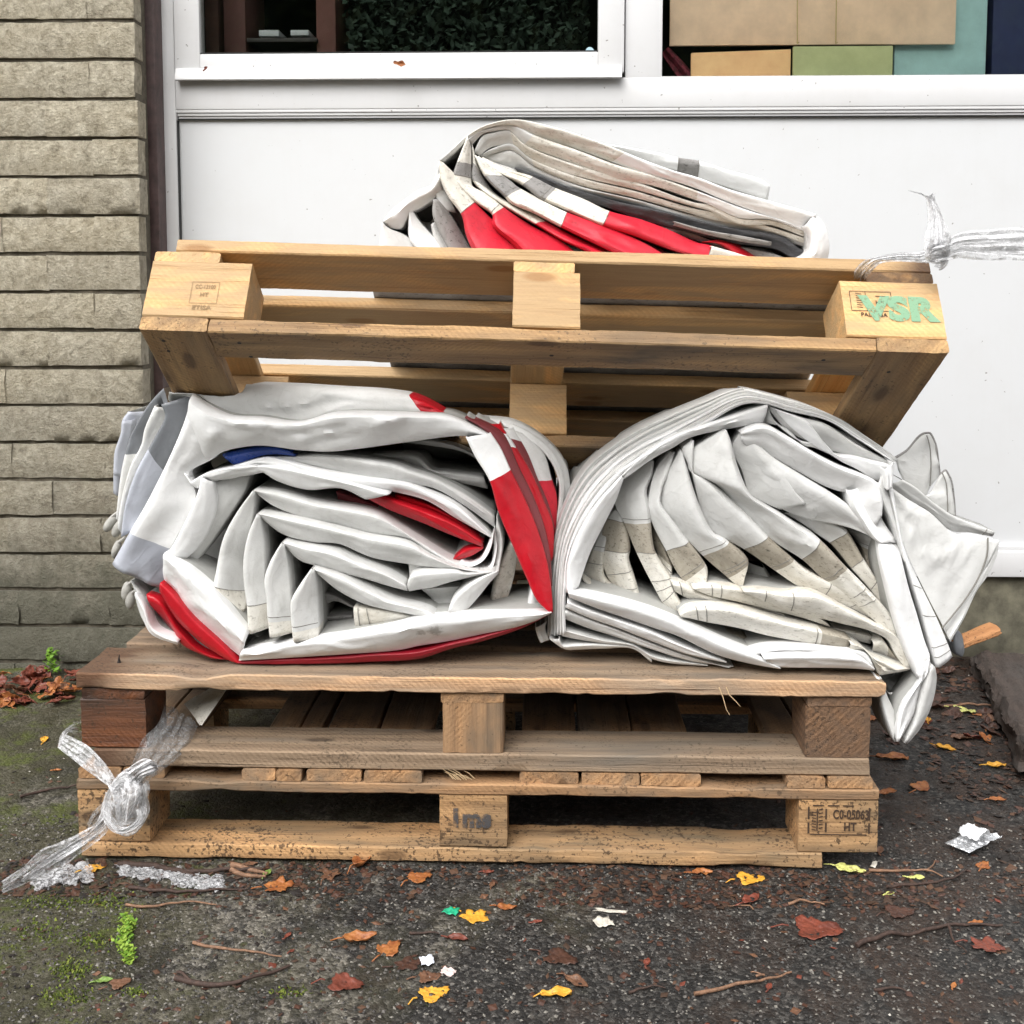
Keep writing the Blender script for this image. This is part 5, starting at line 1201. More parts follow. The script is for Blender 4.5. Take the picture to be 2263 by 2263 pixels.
f.ribbon(Z10((1500, 480), (1580, 450), (1700, 440), (1900, 430), (2100, 430)), Z10((1500, 560), (1600, 540), (1720, 550), (1900, 560), (2100, 560)), [-.03, -.035, -.04, -.045, -.05], FILM, .006, 9, 30)
f.build('tail', k2)
f = Film()
for (cx, cy, rx, ry, a0, a1, y, wd, rot, yd) in [(1430, 520, 90, 75, 0, 330, -.03, 45, .2, -.01), (1440, 490, 70, 110, -100, 190, -.042, 40, .5, .01), (1425, 560, 75, 55, -160, 170, -.04, 35, -.3, .01), (1450, 570, 50, 75, -60, 120, -.035, 35, .3, .0)]:
    A, B, Y, mt, pl_, nf = ell(Z10, cx, cy, rx, ry, a0, a1, y, wd, FILM, rot, yd)
    f.ribbon(A, B, Y, mt, .003, 5, 14)
f.ribbon(Z10((1340, 520), (1400, 480), (1500, 450)), Z10((1350, 610), (1420, 600), (1510, 580)), [-.02, -.04, -.03], FILMW, .007, 7)
f.ribbon(Z10((1460, 560), (1450, 610), (1440, 640)), Z10((1500, 560), (1490, 600), (1445, 650)), [-.02, -.015, -.0], FILM, .004, 5)
f.build('knot', k2)

def gpos(x, y, dz=.0):
    p = G(x, y, 0.0); return Vector((p.x, p.y, gz(p.x, p.y) + dz))
# crumpled film lying on the ground
def ground_film(poly, label, seed, hgt=.011, mat=FILM):
    a, b, c_, d = [G(*q) for q in poly]; f = Film(); rows = []
    n1, n2 = 46, 26
    for i in range(n1):
        r = []
        for j in range(n2):
            u, v = i/(n1-1), j/(n2-1)
            p = (a.lerp(b, u)).lerp(d.lerp(c_, u), v)
            q = Vector((u*9+seed, v*5, seed))
            edge = noise.noise(Vector((u*7, seed, 1)))*.018*(1 if v > .5 else -1)*abs(2*v-1)
            z = abs(noise.noise(q))*hgt + abs(noise.noise(q*3))*hgt*.45
            p = p + Vector((noise.noise(q*1.3)*.012, edge + noise.noise(q*2)*.008, 0))
            r.append((p.x, p.y, max(gz(p.x, p.y), -.004) + .0015 + z))
            f.u.append(v*3); f.v.append(u*1.2+seed)
        rows.append(r)
    f.mb.grid(rows, mat); o = f.build('crumpled_film', None); tag(o, label, 'plastic film', None)
ground_film([(60, 1935), (195, 1905), (205, 1945), (80, 1965)], 'crumpled clear film on the ground under the trailing tail of the knot', 3)
ground_film([(255, 1912), (400, 1925), (395, 1950), (262, 1935)], 'smaller crumpled grey film wedged under twigs before the lowest pallet', 8, .008, FILM)
ground_film([(380, 1935), (490, 1938), (495, 1965), (390, 1962)], 'torn whitish film scrap between the grey film and the orange leaf', 13, .010)

# ------------------------------------------------------------------ leaves, twigs, litter
def leaf_mat(name, c1, c2, edge):
    n = NT(name)
    oc = n.coord(); f_ = n.noise(oc, 55, 5, .7)
    c = n.mix(n.ramp(f_, [(.35, 0.0), (.65, 1.0)]), c1, c2)
    sp = n.ramp(n.noise(oc, 120, 3, .6), [(.60, 0.0), (.68, 1.0)])
    c = n.mix(n.math('MULTIPLY', sp, .7), c, edge)
    wv = n.n('TexWave', Scale=55.0, Distortion=1.5, bands_direction='DIAGONAL'); n.put(wv.inputs['Vector'], oc)
    return n.set(Base_Color=c, Roughness=.5, Normal=n.bump(n.math('ADD', f_, n.math('MULTIPLY', wv.outputs['Fac'], .3)), .6, .002))
LM = {'y': leaf_mat('yellow_leaf', (.72, .40, .05), (.66, .30, .03), (.28, .10, .02)),
      'o': leaf_mat('orange_leaf', (.40, .155, .045), (.26, .08, .025), (.10, .03, .01)),
      'r': leaf_mat('red_brown_leaf', (.22, .055, .032), (.12, .032, .02), (.05, .015, .01)),
      'b': leaf_mat('brown_leaf', (.20, .10, .055), (.11, .05, .028), (.03, .015, .01)),
      'd': leaf_mat('dark_brown_leaf', (.09, .04, .025), (.05, .022, .015), (.02, .01, .01)),
      'g': leaf_mat('green_leaf', (.22, .33, .08), (.13, .22, .04), (.10, .10, .03)),
      'p': leaf_mat('pale_yellow_leaf', (.62, .60, .20), (.50, .52, .16), (.16, .10, .04))}
def leaf(pos, L_, ang, mk, curl=.5, lobes=0, fat=.55, tilt=(0, 0), name='fallen_leaf', stem=True, lift=0.0):
    mb = MB(); nl, nw = 14, 8; sd = rnd.uniform(0, 99); rows = []
    fold = rnd.uniform(.1, .5)
    for i in range(nl+1):
        t = i/nl
        wd = fat*.5*L_*(math.sin(math.pi*min(1, t**.8))**.75)
        if lobes: wd *= 1 + .42*math.cos(t*lobes*2*math.pi + 1.2) - .1
        wd *= 1 + .14*noise.noise(Vector((t*9, sd, 0)))
        r = []
        for k in range(nw+1):
            v = k/nw*2-1
            x = (t-.5)*L_; y = v*wd*(1 + .12*noise.noise(Vector((t*12, sd, v*2))))
            z = abs(v)**1.5*wd*fold + curl*L_*.9*(t-.5)**2 + noise.noise(Vector((t*4+sd, v*2, 1)))*L_*.12 + curl*wd*.5*(v*v)
            x += -abs(v)*.12*L_*(1-t) if lobes else 0
            r.append((x, y, z))
        rows.append(r)
    if lobes >= 2:
        rows = []; nr, na = 6, 40; cr_ = curl*.55
        for i in range(nr+1):
            q = i/nr; r = []
            for k in range(na):
                a = 2*math.pi*k/na
                lob = .62 + .38*abs(math.cos(a*(1.5 if lobes == 2 else 2.5)))**1.6 + .08*math.cos(a)
                tooth = 1 + .06*math.sin(a*17+sd) + .10*noise.noise(Vector((math.cos(a)*3+sd, math.sin(a)*3, 1)))
                rr = q*L_*.52*lob*tooth
                x, y = rr*math.cos(a), rr*math.sin(a)*(.72+fat*.2)
                z = cr_*L_*.75*(y/L_)**2*2 + abs(noise.noise(Vector((x/L_*3.4+sd, y/L_*3.4, sd))))*L_*.20*q*(.4+curl) + noise.noise(Vector((x/L_*8+sd, y/L_*8, sd)))*L_*.035 - abs(math.sin(a*2.5))*q*L_*.015 + fold*.5*max(0, x)*(q**2)*curl
                r.append((x, y, z))
            rows.append(r)
        mb.grid(rows, LM[mk], closed=True)
    else: mb.grid(rows, LM[mk])
    if stem: mb.tube([(-.5*L_, 0, curl*L_*.22), (-.62*L_, .04*L_, curl*L_*.2), (-.85*L_, rnd.uniform(-.15, .15)*L_, 0.001)], [.0011, .0009, .0007], LM[mk], 5)
    zm = min(v[2] for v in mb.v)
    mb.v = [(x, y, z-zm) for x, y, z in mb.v]
    o = mb.build(name, sharp=180, solid=.0004)
    o.location = pos + Vector((0, 0, .0005 + lift)); o.rotation_euler = (tilt[0], tilt[1], ang)
    return o
PX = 1/1470.0
LEAVES = [
 (206, 1918, 46, .6, 'y', .5, 2, 'yellow leaf resting on film before the left corner block of the lowest pallet'),
 (591, 1926, 30, 1.3, 'g', .8, 0, 'curled green leaf against the bottom board of the lowest pallet'),
 (612, 1957, 62, .3, 'o', .5, 3, 'crumpled orange-brown leaf beside the torn whitish film'),
 (730, 1932, 50, 1.2, 'b', .6, 3, 'shrivelled reddish brown leaf right of the crumpled orange one'),
 (801, 1909, 66, 1.1, 'o', 1.4, 0, 'tall curled orange leaf propped against the bottom board'),
 (98, 1632, 34, 1.9, 'y', .2, 0, 'small narrow orange leaf on asphalt below the red leaf heap'),
 (127, 1698, 18, .2, 'o', .4, 0, 'tiny orange leaf left of the dangling film loop'),
 (231, 2164, 36, .3, 'g', .4, 0, 'pale green leaf on moss in the bottom left'),
 (262, 2172, 44, .7, 'b', .6, 2, 'brown curled leaf touching the pale green one'),
 (637, 2063, 22, 1.2, 'r', .3, 0, 'small oval red-brown leaf alone on pale worn ground'),
 (795, 2078, 74, .25, 'o', .9, 0, 'long curled tan leaf left of the yellow three-lobed one'),
 (758, 2172, 76, -.1, 'r', .6, 2, 'wrinkled dark red leaf in the bottom left centre'),
 (925, 1940, 56, .7, 'o', .7, 2, 'folded brown-orange leaf in front of the middle block'),
 (1047, 2023, 64, -.5, 'y', .22, 3, 'bright yellow three-lobed leaf beside the green plastic scrap'),
 (1120, 2002, 46, -.1, 'o', .55, 0, 'rust-orange leaf right of the bright yellow three-lobed one'),
 (860, 2096, 60, 1.1, 'o', .8, 2, 'upright crinkled brown leaf left of the crisp wrapper scrap'),
 (900, 2130, 60, .4, 'd', .3, 3, 'flat dark brown leaf below the upright crinkled one'),
 (1188, 2037, 24, .4, 'r', .4, 0, 'little red leaf right below the rust-orange one'),
 (1234, 2113, 78, -.4, 'd', .2, 2, 'large flat dark maroon leaf in the bottom centre'),
 (1275, 2168, 62, -.7, 'b', .5, 0, 'long brown leaf just under the dark maroon one'),
 (1232, 2196, 62, .1, 'y', .16, 1, 'clean yellow leaf at the bottom edge of the centre'),
 (955, 2198, 66, .5, 'y', .35, 2, 'mottled yellow-green leaf at the bottom edge left of centre'),
 (946, 2158, 52, .2, 'b', .6, 2, 'brown curled leaf right above the mottled yellow-green one'),
 (1012, 2074, 46, -.15, 'r', .3, 0, 'thin dark red leaf below the bright yellow three-lobed one'),
 (1079, 1922, 26, .1, 'r', .4, 0, 'small red-brown leaf close in front of the bottom board'),
 (1088, 1950, 26, 1.4, 'b', .4, 0, 'small tan-brown leaf standing below the small red-brown one'),
 (1130, 2050, 20, .8, 'd', .6, 0, 'tiny black curled leaf below the rust-orange one'),
 (1655, 1940, 62, .2, 'y', .3, 2, 'bright yellow leaf in front of the bottom board on the right'),
 (1552, 1925, 48, .1, 'o', .3, 0, 'dull orange leaf tucked under the bottom board'),
 (1879, 1922, 66, -.35, 'p', .5, 0, 'pale lime-yellow leaf before the stamped corner block'),
 (2026, 1943, 34, .0, 'p', .3, 1, 'small olive-yellow leaf between the forked twigs'),
 (1967, 1975, 22, .3, 'p', .3, 0, 'tiny faded green leaf under the lower twig'),
 (1660, 1985, 56, .75, 'r', .5, 0, 'slim red leaf pointing up below the bright yellow leaf on the right'),
 (1800, 2056, 104, -.05, 'r', .5, 2, 'wide wrinkled red leaf in the lower right'),
 (2178, 2090, 66, -.3, 'r', .35, 3, 'crisp orange-red leaf near the lower right corner'),
 (1985, 2016, 60, .2, 'd', .3, 2, 'flat dark brown leaf above the long forked twig'),
 (2160, 2037, 26, .2, 'o', .3, 0, 'small orange leaf at the right edge above the orange-red one'),
 (2202, 1693, 44, .1, 'y', .4, 0, 'amber leaf at the right edge of the asphalt'),
 (2205, 1765, 36, .0, 'o', .3, 0, 'orange leaf at the right edge under the amber one'),
 (2124, 1571, 50, -.5, 'p', .5, 2, 'pale yellow leaf caught on the twig beyond the hanging loop'),
 (1975, 1674, 64, -.1, 'o', .15, 1, 'dull ochre flat leaf in the shade right of the pallets'),
 (2034, 1738, 52, .9, 'o', .4, 2, 'rusty curled leaf right of the pallet stack'),
 (2050, 1590, 30, 1.3, 'y', .5, 0, 'small orange leaf right beside the hanging loop'),
 (1924, 1585, 40, .2, 'o', .3, 2, 'ochre leaf in the dark gap beside the second pallet'),
 (2090, 1655, 44, -.6, 'y', .3, 0, 'narrow tan leaf lying aslant below the hanging loop'),
 (2173, 1910, 34, 1.0, 'o', .5, 2, 'small brown leaf just below the silver blister pack'),
 (1960, 1752, 46, .2, 'o', .4, 1, 'rust leaf touching the lowest pallet on the right'),
 (1945, 1876, 32, 1.2, 'b', .4, 0, 'brown leaf standing against the stamped corner block'),
 (2108, 2175, 22, 1.0, 'o', .4, 0, 'tiny orange leaf near the bottom right twigs'),
 (1700, 2178, 26, 1.2, 'r', .4, 0, 'tiny red leaf hanging on the bottom right twig'),
 (645, 2095, 16, .9, 'r', .4, 0, 'tiny red scrap of leaf below the small oval one'),
 (1430, 2128, 30, 1.3, 'r', .4, 0, 'small dull red leaf in the bottom centre right'),
 (555, 1566+340, 30, .2, 'b', .4, 0, 'brown leaf curled under the left bottom board'),
 (1310, 1990, 20, .2, 'b', .4, 0, 'small brown leaf left of the white wood splinter'),
]
for (x, y, Lp, ang, mk, curl, lob, lab) in LEAVES:
    p = gpos(x, y)
    dist = (p - CAMP).length; L_ = Lp*dist/F*(.9 if lob < 2 else .95); curl *= .7
    a = ang
    tag(leaf(p, L_, a, mk, curl, lob, .62 if lob else .5), lab, 'leaf', 'fallen leaves on the ground')
hr = random.Random(5)
for i in range(46):
    x = hr.uniform(-10, 175); y = hr.uniform(1492, 1560)
    p = gpos(x, y, hr.uniform(.0, .03)*max(0, 1-(y-1490)/75))
    mk = hr.choice('rroorbo'); L_ = hr.uniform(.025, .055)
    tag(leaf(p, L_, hr.uniform(0, 6.3), mk, hr.uniform(.3, 1.0), hr.choice([0, 2, 3]), .6, (hr.uniform(-.6, .6), hr.uniform(-.5, .5)), lift=.004), {'r': 'dark red dead leaf', 'o': 'orange-brown dead leaf', 'b': 'dull brown dead leaf'}[mk] + ' in the heap at the foot of the brick wall', 'leaf', 'red leaf heap by the wall')
for i in range(40):
    x = hr.uniform(1960, 2290); y = hr.uniform(1478, 1640)
    if 2150 < x and y < 1560: continue
    p = gpos(x, y); L_ = hr.uniform(.02, .06); mk = hr.choice('rdbodd')
    tag(leaf(p, L_, hr.uniform(0, 6.3), mk, hr.uniform(.3, .9), hr.choice([0, 2]), .5, (hr.uniform(-.4, .4), hr.uniform(-.3, .3))), {'r': 'dark red', 'd': 'blackish', 'b': 'dull brown', 'o': 'rusty orange'}[mk] + ' dead leaf in the dark litter below the panel wall', 'leaf', 'dead leaves below the panel wall')
BARK = simple('dark_twig_bark', (.055, .032, .024), .75, 0, 160, .5, .5)
BARKL = simple('pale_twig_bark', (.22, .12, .07), .7, 0, 160, .5, .5)
def twig(pts, r0, lab, mat=BARK, forks=(), lift=.003):
    def line(ps, ra, rb, mb):
        w3 = [gpos(x, y, lift) for x, y in ps]
        c, _ = crs(w3, max(10, int(arcp(w3)[-1]/.008)), arcp(w3)); sd = rnd.uniform(0, 99)
        c = [p + Vector((noise.noise(Vector((i*.5, sd, 0)))*.0018, noise.noise(Vector((i*.5, sd, 4)))*.0018, abs(noise.noise(Vector((i*.22, sd, 8))))*.007)) for i, p in enumerate(c)]
        m = len(c); mb.tube(c, [(ra + (rb-ra)*i/(m-1))*(1+.18*noise.noise(Vector((i*.7, sd, 2)))) for i in range(m)], mat, 7)
    mb = MB(); line(pts, r0, r0*.45, mb)
    for fk in forks: line(fk, r0*.6, r0*.25, mb)
    tag(mb.build('twig', sharp=60), lab, 'twig', 'twigs on the ground')
twig([(1893, 2091), (1960, 2072), (2020, 2063), (2080, 2050), (2140, 2045), (2215, 2048)], .0036, 'long dark forked twig at the lower right', forks=[[(2095, 2050), (2110, 2080), (2135, 2110)]])
twig([(1535, 2200), (1600, 2185), (1672, 2171), (1750, 2150)], .0028, 'light brown twig at the bottom right of centre', BARKL, [[(1670, 2160), (1690, 2158), (1660, 2150)]])
twig([(1920, 1923), (1990, 1928), (2048, 1930), (2085, 1944)], .0026, 'pale twig forking upward beside the stamped block', BARKL, [[(2048, 1930), (2060, 1915), (2068, 1906)]])
twig([(1960, 1963), (2050, 1955), (2100, 1945), (2136, 1923)], .0025, 'curved twig just below the forked pale one', BARK)
twig([(1742, 1998), (1780, 1996), (1820, 2000)], .0022, 'short pale straw-like twig on plain asphalt at right', BARKL)
twig([(1932, 2190), (1990, 2185), (2003, 2192)], .0022, 'short twig near the bottom edge at the right', BARK)
twig([(45, 1762), (90, 1750), (172, 1740)], .003, 'thin dark twig ending at the left side of the pallets', BARK)
twig([(278, 1998), (330, 2004), (394, 1996), (480, 2002)], .0022, 'thin brown twig below the crumpled films', BARKL)
twig([(388, 2162), (440, 2172), (500, 2175), (560, 2162), (640, 2130)], .0040, 'thick dark peeling twig at the bottom left', BARK, [[(392, 2150), (420, 2168), (470, 2176)]])
twig([(427, 2085), (500, 2095), (552, 2100), (620, 2110)], .0024, 'reddish twig above the thick peeling one', BARKL)
twig([(285, 1962), (360, 1972), (430, 1970), (545, 1962)], .0030, 'dark twig under the torn film scraps', BARK)
twig([(262, 1912), (330, 1916), (400, 1928), (480, 1925), (580, 1918)], .0055, 'stoutest dark stick lying along the lowest board at the left', BARK, [[(400, 1928), (440, 1940), (490, 1942)]])
twig([(512, 1912), (560, 1922), (590, 1928)], .0050, 'reddish brown bark sliver beside the curled green leaf', BARKL)
twig([(510, 1924), (550, 1934), (588, 1936)], .0045, 'second reddish bark sliver nearer the camera than the first', BARKL)
twig([(905, 2062), (935, 2062), (970, 2066)], .0022, 'short dark twig above the wrinkled brown leaves in the centre', BARK)
twig([(1390, 2190), (1430, 2180), (1470, 2185)], .002, 'short dark twig at the bottom right of the clean yellow leaf', BARK)
twig([(2080, 1562), (2150, 1560), (2230, 1568)], .0032, 'pale twig passing the litter beyond the hanging loop', BARKL)
twig([(1665, 2010), (1655, 2000), (1610, 2000)], .0012, 'hair-thin stalk beside the slim red leaf', BARKL)
# scraps
def scrap(name, x, y, Lp, Wp, ang, mat, lab, cat, hgt=.3):
    p = gpos(x, y); k = (p-CAMP).length/F; mb = MB(); sd = rnd.uniform(0, 99); rows = []
    for i in range(11):
        r = []
        for j in range(7):
            u, v = i/10-.5, j/6-.5
            e = 1 + .25*noise.noise(Vector((u*5, v*5, sd)))
            r.append((u*Lp*k*e, v*Wp*k*1.6*e, .001 + (noise.noise(Vector((u*4+sd, v*3, 2)))+.5)*Wp*k*hgt))
        rows.append(r)
    mb.grid(rows, mat); o = mb.build(name, sharp=180, solid=.0004); o.location = p; o.rotation_euler = (0, 0, ang); tag(o, lab, cat)
PAPR = simple('pale_scrap', (.62, .58, .50), .7, 0, 80, .25, .3)
scrap('plastic_scrap', 996, 2015, 30, 13, -.25, simple('green_plastic', (.02, .38, .20), .3), 'bright green plastic scrap beside the yellow three-lobed leaf', 'plastic scrap', .5)
scrap('wood_splinter', 1350, 2010, 62, 7, -.1, PAPR, 'long white wood splinter on the asphalt at the centre', 'splinter')
scrap('bark_flake', 1333, 2036, 34, 20, .3, PAPR, 'cream bark flake just below the white splinter', 'flake')
scrap('wrapper_scrap', 944, 2126, 26, 16, .3, simple('white_foil', (.75, .78, .85), .25), 'shiny white and blue wrapper scrap near the bottom', 'wrapper', .8)
scrap('wrapper_scrap', 991, 2150, 28, 12, -.3, simple('pinkish_paper', (.70, .55, .52), .5), 'pinkish white torn paper scrap right of the shiny wrapper', 'wrapper', .5)
scrap('white_stick', 1932, 1908, 26, 6, 1.1, PAPR, 'tiny white stub standing at the foot of the stamped block', 'stub')
# silver blister pack
bp = empty('blister_pack'); tag(bp, 'torn silver blister pack lying on the dark asphalt at the right edge', 'blister pack')
FOIL = simple('silver_foil', (.75, .76, .78), .26, .85, 160, .15, .8)
q = [G(2087, 1871), G(2142, 1893), G(2215, 1868), G(2160, 1848)]
mb = MB(); rows = []
for i in range(49):
    r = []
    for j in range(25):
        u, v = i/48, j/24
        p = q[0].lerp(q[3], v).lerp(q[1].lerp(q[2], v), u) if False else (q[0].lerp(q[1], v)).lerp(q[3].lerp(q[2], v), u)
        z = .006 + .010*u + noise.noise(Vector((u*7, v*5, 2)))*.006*u + noise.noise(Vector((u*20, v*14, 5)))*.0015*u
        if u < .55:
            a, b = (u/.55*4) % 1 - .5, (v*2) % 1 - .5
            z += .0022*max(0, 1-(abs(a)*2.4)**4)*max(0, 1-(abs(b)*2.4)**4)
        else: p = p + Vector((0, noise.noise(Vector((u*9, 3, v)))*.012*(u-.5), 0))
        r.append((p.x, p.y, z))
    rows.append(r)
mb.grid(rows, FOIL); mb.build('foil_sheet', bp, sharp=70, solid=.0005)
mb = MB(); rows = []
for i in range(17):
    u = .3 + .45*i/16; r = []
    for j in range(9):
        v = .1 + .8*j/8; p = (q[0].lerp(q[1], v)).lerp(q[3].lerp(q[2], v), u)
        r.append((p.x, p.y, .016 + .012*abs(noise.noise(Vector((u*12, v*6, 9)))) + .012*math.sin(math.pi*(i/16))))
    rows.append(r)
mb.grid(rows, simple('white_backing_paper', (.80, .81, .82), .4, 0, 90, .1, .4)); mb.build('torn_backing', bp, sharp=70, solid=.0004)
# edging sleeper and offcut at the right
M_SLEEP = wood('dark_sleeper', (.075, .055, .045), (.02, .015, .012), (.07, .065, .06), .5, .3, 70, .85)
sl_ = empty('timber_edging'); tag(sl_, 'dark weathered timber sleeper on the ground at the right edge', 'sleeper')
a = G(2150, 1478); b = G(2205, 1600)
dv = Vector((b.x-a.x, b.y-a.y, 0)); ang = math.atan2(dv.y, dv.x)
o = beam('timber', sl_, 0, .62, 0, .16, 0, .062, M_SLEEP, 'x', .010, .008, chew=.03)
o.location = (a.x, a.y, -.003); o.rotation_euler = (0, 0, ang)
of = beam('wood_offcut', None, 0, .105, 0, .045, 0, .017, wood('fresh_orange_offcut', (.50, .24, .10), (.26, .10, .035), None, 0, .2, 60, .8), 'x', .005, .003, chew=.012)
pp = P(2127, 1428, a.y-.02); of.location = (pp.x, a.y-.02, pp.z-.012); of.rotation_euler = (0, R(-19), R(10))
of.location.z = .052
tag(of, 'fresh orange wood offcut resting on the dark sleeper', 'wood offcut')
# fine litter and grit on the ground
def scatter(name, mat_list, n, box_, size, seed, flat=.4, label=None, dens=None):
    mb = MB(); r = random.Random(seed)
    for i in range(n):
        x, y = r.uniform(box_[0], box_[1]), r.uniform(box_[2], box_[3])
        if dens and noise.noise(Vector((x*4, y*4, seed))) + r.uniform(-.4, .4) < dens: continue
        if A1.x-.01 < x < B1.x+.01 and 0 < y < .8 and r.random() < .8: continue
        s = size*r.uniform(.35, 1.3)
        c = Vector((x, y, gz(x, y) + s*.15)); mt = r.choice(mat_list)
        a = r.uniform(0, 6.28); e1 = Vector((math.cos(a), math.sin(a), r.uniform(-.3, .3)))*s; e2 = Vector((-math.sin(a), math.cos(a), r.uniform(-.3, .3)))*s*r.uniform(.3, .9); e3 = Vector((0, 0, 1))*s*flat
        b = len(mb.v)
        mb.v.extend([tuple(c+e1), tuple(c+e2), tuple(c-e1*.8), tuple(c-e2), tuple(c+e3+e1*.2), tuple(c-e3)])
        for t in ((0, 1, 4), (1, 2, 4), (2, 3, 4), (3, 0, 4), (1, 0, 5), (2, 1, 5), (3, 2, 5), (0, 3, 5)):
            mb.f.append(tuple(b+k for k in t)); mb.m.append(mb.mi(mt))
    o = mb.build(name, smooth=False); tag(o, label, 'litter' if 'litter' in name else name.replace('_', ' '), None, 'stuff')
GR = [simple('grit_a', (.055, .05, .045), .6), simple('grit_b', (.11, .10, .09), .7), simple('grit_c', (.022, .020, .018), .5), simple('grit_d', (.20, .185, .16), .7), simple('grit_e', (.035, .03, .026), .6)]
scatter('grit', GR, 26000, (-1.1, 1.2, -.62, .15), .0030, 21, .5, 'fine grey grit and chippings on the asphalt')
scatter('pale_grit', [simple('grit_f', (.50, .47, .42), .6)], 420, (-1.1, 1.2, -.62, 1.0), .0022, 22, .5, 'tiny pale chips strewn over the asphalt')
BM_ = simple('black_mulch', (.015, .011, .009), .7)
LT = [LM['d'], BM_, LM['d'], simple('brown_mulch', (.055, .03, .018), .7), BM_, simple('umber_mulch', (.09, .045, .025), .7)]
scatter('leaf_litter', LT, 11000, (-1.0, 1.25, -.62, 1.04), .0060, 23, .12, 'dark leaf crumbs and mulch on the asphalt', .03)
scatter('leaf_litter', [LM['r'], LM['b'], LM['b'], LM['d'], LM['d']], 300, (-1.0, 1.25, -.62, .0), .0070, 33, .10, 'broken flat bits of coloured leaf on the asphalt')
scatter('leaf_litter', LT, 3800, (.72, 1.35, -.3, 1.04), .0105, 24, .12, 'thick brown leaf litter right of the pallets', -.1)
scatter('leaf_litter', LT, 3600, (-.85, .85, -.11, .01), .0078, 25, .15, 'bark crumbs gathered along the lowest board', -.2)
# moss cushions and the little green weed
MS = [simple('moss_a', (.10, .14, .012), .9), simple('moss_b', (.055, .08, .010), .9), simple('moss_c', (.17, .20, .03), .9)]
mr = random.Random(9); mb = MB()
for (x, y, rx, ry, n_) in [(154, 2137, 40, 22, 420), (200, 2075, 40, 16, 260), (150, 2200, 50, 18, 260), (110, 1990, 60, 16, 240), (230, 1990, 60, 14, 240), (640, 2190, 40, 12, 120), (90, 2050, 50, 25, 200), (300, 2190, 30, 10, 100)]:
    for i in range(n_):
        p = gpos(x + mr.gauss(0, rx*.6), y + mr.gauss(0, ry*.6))
        h_ = mr.uniform(.001, .0035); a = mr.uniform(0, 6.28); wv_ = mr.uniform(.0008, .002)
        d = Vector((math.cos(a), math.sin(a), 0))*wv_; tp = p + Vector((mr.uniform(-1, 1)*h_, mr.uniform(-1, 1)*h_, h_))
        mb.poly([p-d, p+d, tp + d*.5, tp - d*.5], mr.choice(MS))
tag(mb.build('moss', smooth=False), 'short olive moss spread over the ground at the lower left', 'moss', None, 'stuff')
mb = MB(); GRN = simple('weed_green', (.13, .26, .02), .6); GRN2 = simple('weed_green_light', (.24, .36, .04), .6)
for i in range(620):
    t = mr.random(); x = 279 + mr.gauss(0, 8) + 6*math.sin(t*9); y = 2028 + 98*t
    p = gpos(x, y, mr.uniform(0, .012)); s = mr.uniform(.0016, .0042); a = mr.uniform(0, 6.28)
    d = Vector((math.cos(a), math.sin(a), mr.uniform(-.5, .8)))*s; e = Vector((-math.sin(a), math.cos(a), mr.uniform(-.3, .5)))*s*.6
    mb.poly([p-d, p+e, p+d, p-e], mr.choice([GRN, GRN2]))
tag(mb.build('weed', smooth=False), 'bright green creeping weed with tiny leaves on the mossy ground', 'weed', None, 'stuff')
mb = MB()
for i in range(90):
    p = gpos(116 + mr.gauss(0, 9), 1490 + mr.gauss(0, 3), mr.uniform(.01, .06)); s = mr.uniform(.004, .009); a = mr.uniform(0, 6.28)
    d = Vector((math.cos(a), math.sin(a), mr.uniform(-.5, .8)))*s; e = Vector((-math.sin(a), math.cos(a), .2))*s*.6
    mb.poly([p-d, p+e, p+d, p-e], GRN)
tag(mb.build('seedling', smooth=False), 'small green seedling at the foot of the brick wall above the red leaves', 'seedling', None, 'stuff')
# bits caught on the window frame
def wleaf(x, y, L_, ang, mk, lab, Y=YW-.078):
    o = leaf(Vector((0, 0, 0)), L_, 0, mk, .5, 1, .6, stem=False); p = P(x*1.1713, y*1.1713, Y)
    o.location = p; o.rotation_euler = (R(80), ang, 0); tag(o, lab, 'leaf')
wleaf(755, 121, .026, .2, 'o', 'small orange leaf stuck on the drip rail under the dark pane')
wleaf(388, 130, .014, -.8, 'r', 'tiny red leaf fragment at the left end of the drip rail')
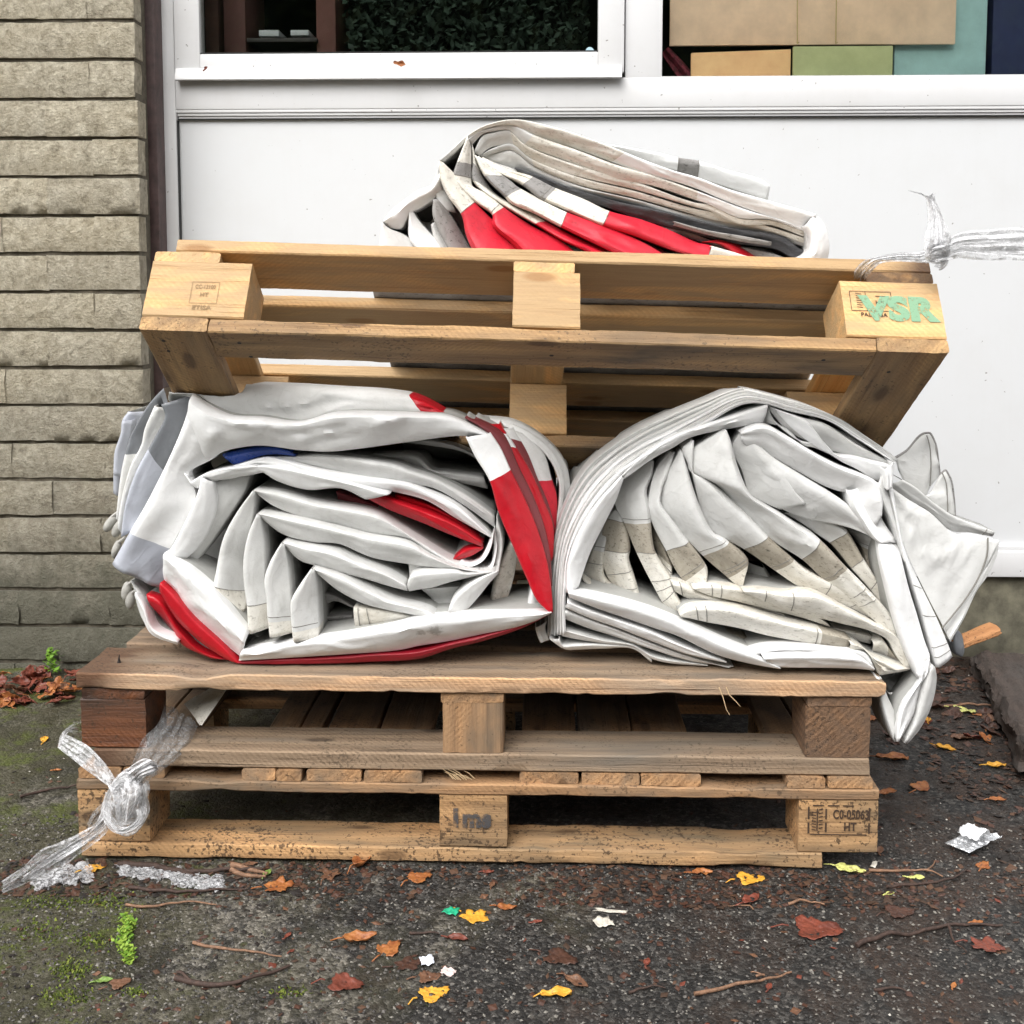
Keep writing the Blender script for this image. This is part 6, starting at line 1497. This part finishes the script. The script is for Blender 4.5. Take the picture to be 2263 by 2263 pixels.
# frayed splinters on the boards
STRAW = simple('pale_splinter', (.62, .45, .26), .8)
mb = MB()
for pts in ([(360, 650), (380, 700), (400, 770), (418, 798)], [(398, 650), (415, 690), (450, 725), (474, 752)]):
    mb.tube([P(x, y, -.006) - p2.location for x, y in Z8(*pts)], [.0009, .0008, .0006, .0003], STRAW, 5)
o = mb.build('splinter', p2, smooth=True); 
mb = MB()
for k in range(9):
    a = P((855+5*k)*1.1713, (1470+rnd.uniform(-2, 2))*1.1713, -.002); b = a + Vector((-.012-.018*rnd.random(), -.01*rnd.random(), .006+.012*rnd.random()))
    mb.tube([a - p1.location, a.lerp(b, .5) - p1.location + Vector((0, 0, .002)), b - p1.location], [.0008, .0006, .0002], STRAW, 4)
mb.build('splinter', p1, smooth=True)
mb = MB(); a = P(263, 1463, .05) - p2.location; a.z = .1515
mb.tube([a, a + Vector((0, 0, .008)), a + Vector((.001, 0, .014))], [.0035, .0015, .0006], M_NAIL, 6); mb.build('nail', p2).location = (0, 0, 0)
for nm in ('splinter', 'splinter.001'):
    ob = bpy.data.objects.get(nm)
    if ob: ob.location = (0, 0, 0)

# ------------------------------------------------------------------ what stands behind the photographer (seen mirrored in the panes)
hg = random.Random(31); mb = MB(); HM = [simple('hedge_leaf_a', (.06, .10, .045), .7), simple('hedge_leaf_b', (.11, .15, .07), .7), simple('hedge_leaf_c', (.03, .05, .025), .7)]
mb.box((-9, -8.6, 0), (9, -8.1, 4.3), HM[2])
for i in range(15000):
    x = hg.uniform(-9, 9); h_ = 4.8 + 1.0*noise.noise(Vector((x*.5, 0, 0))) + .5*noise.noise(Vector((x*2, 3, 0)))
    c = Vector((x, -7.5 - hg.uniform(0, .9), hg.uniform(0, h_)))
    d = Vector((hg.uniform(-1, 1), hg.uniform(-.4, .4), hg.uniform(-1, 1))).normalized()*hg.uniform(.06, .16); e = d.orthogonal().normalized()*hg.uniform(.03, .09)
    mb.poly([c-d, c+e, c+d, c-e], hg.choice(HM))
tag(mb.build('hedge', smooth=False), 'tall dark hedge mirrored in the window panes', 'hedge', None, 'stuff')
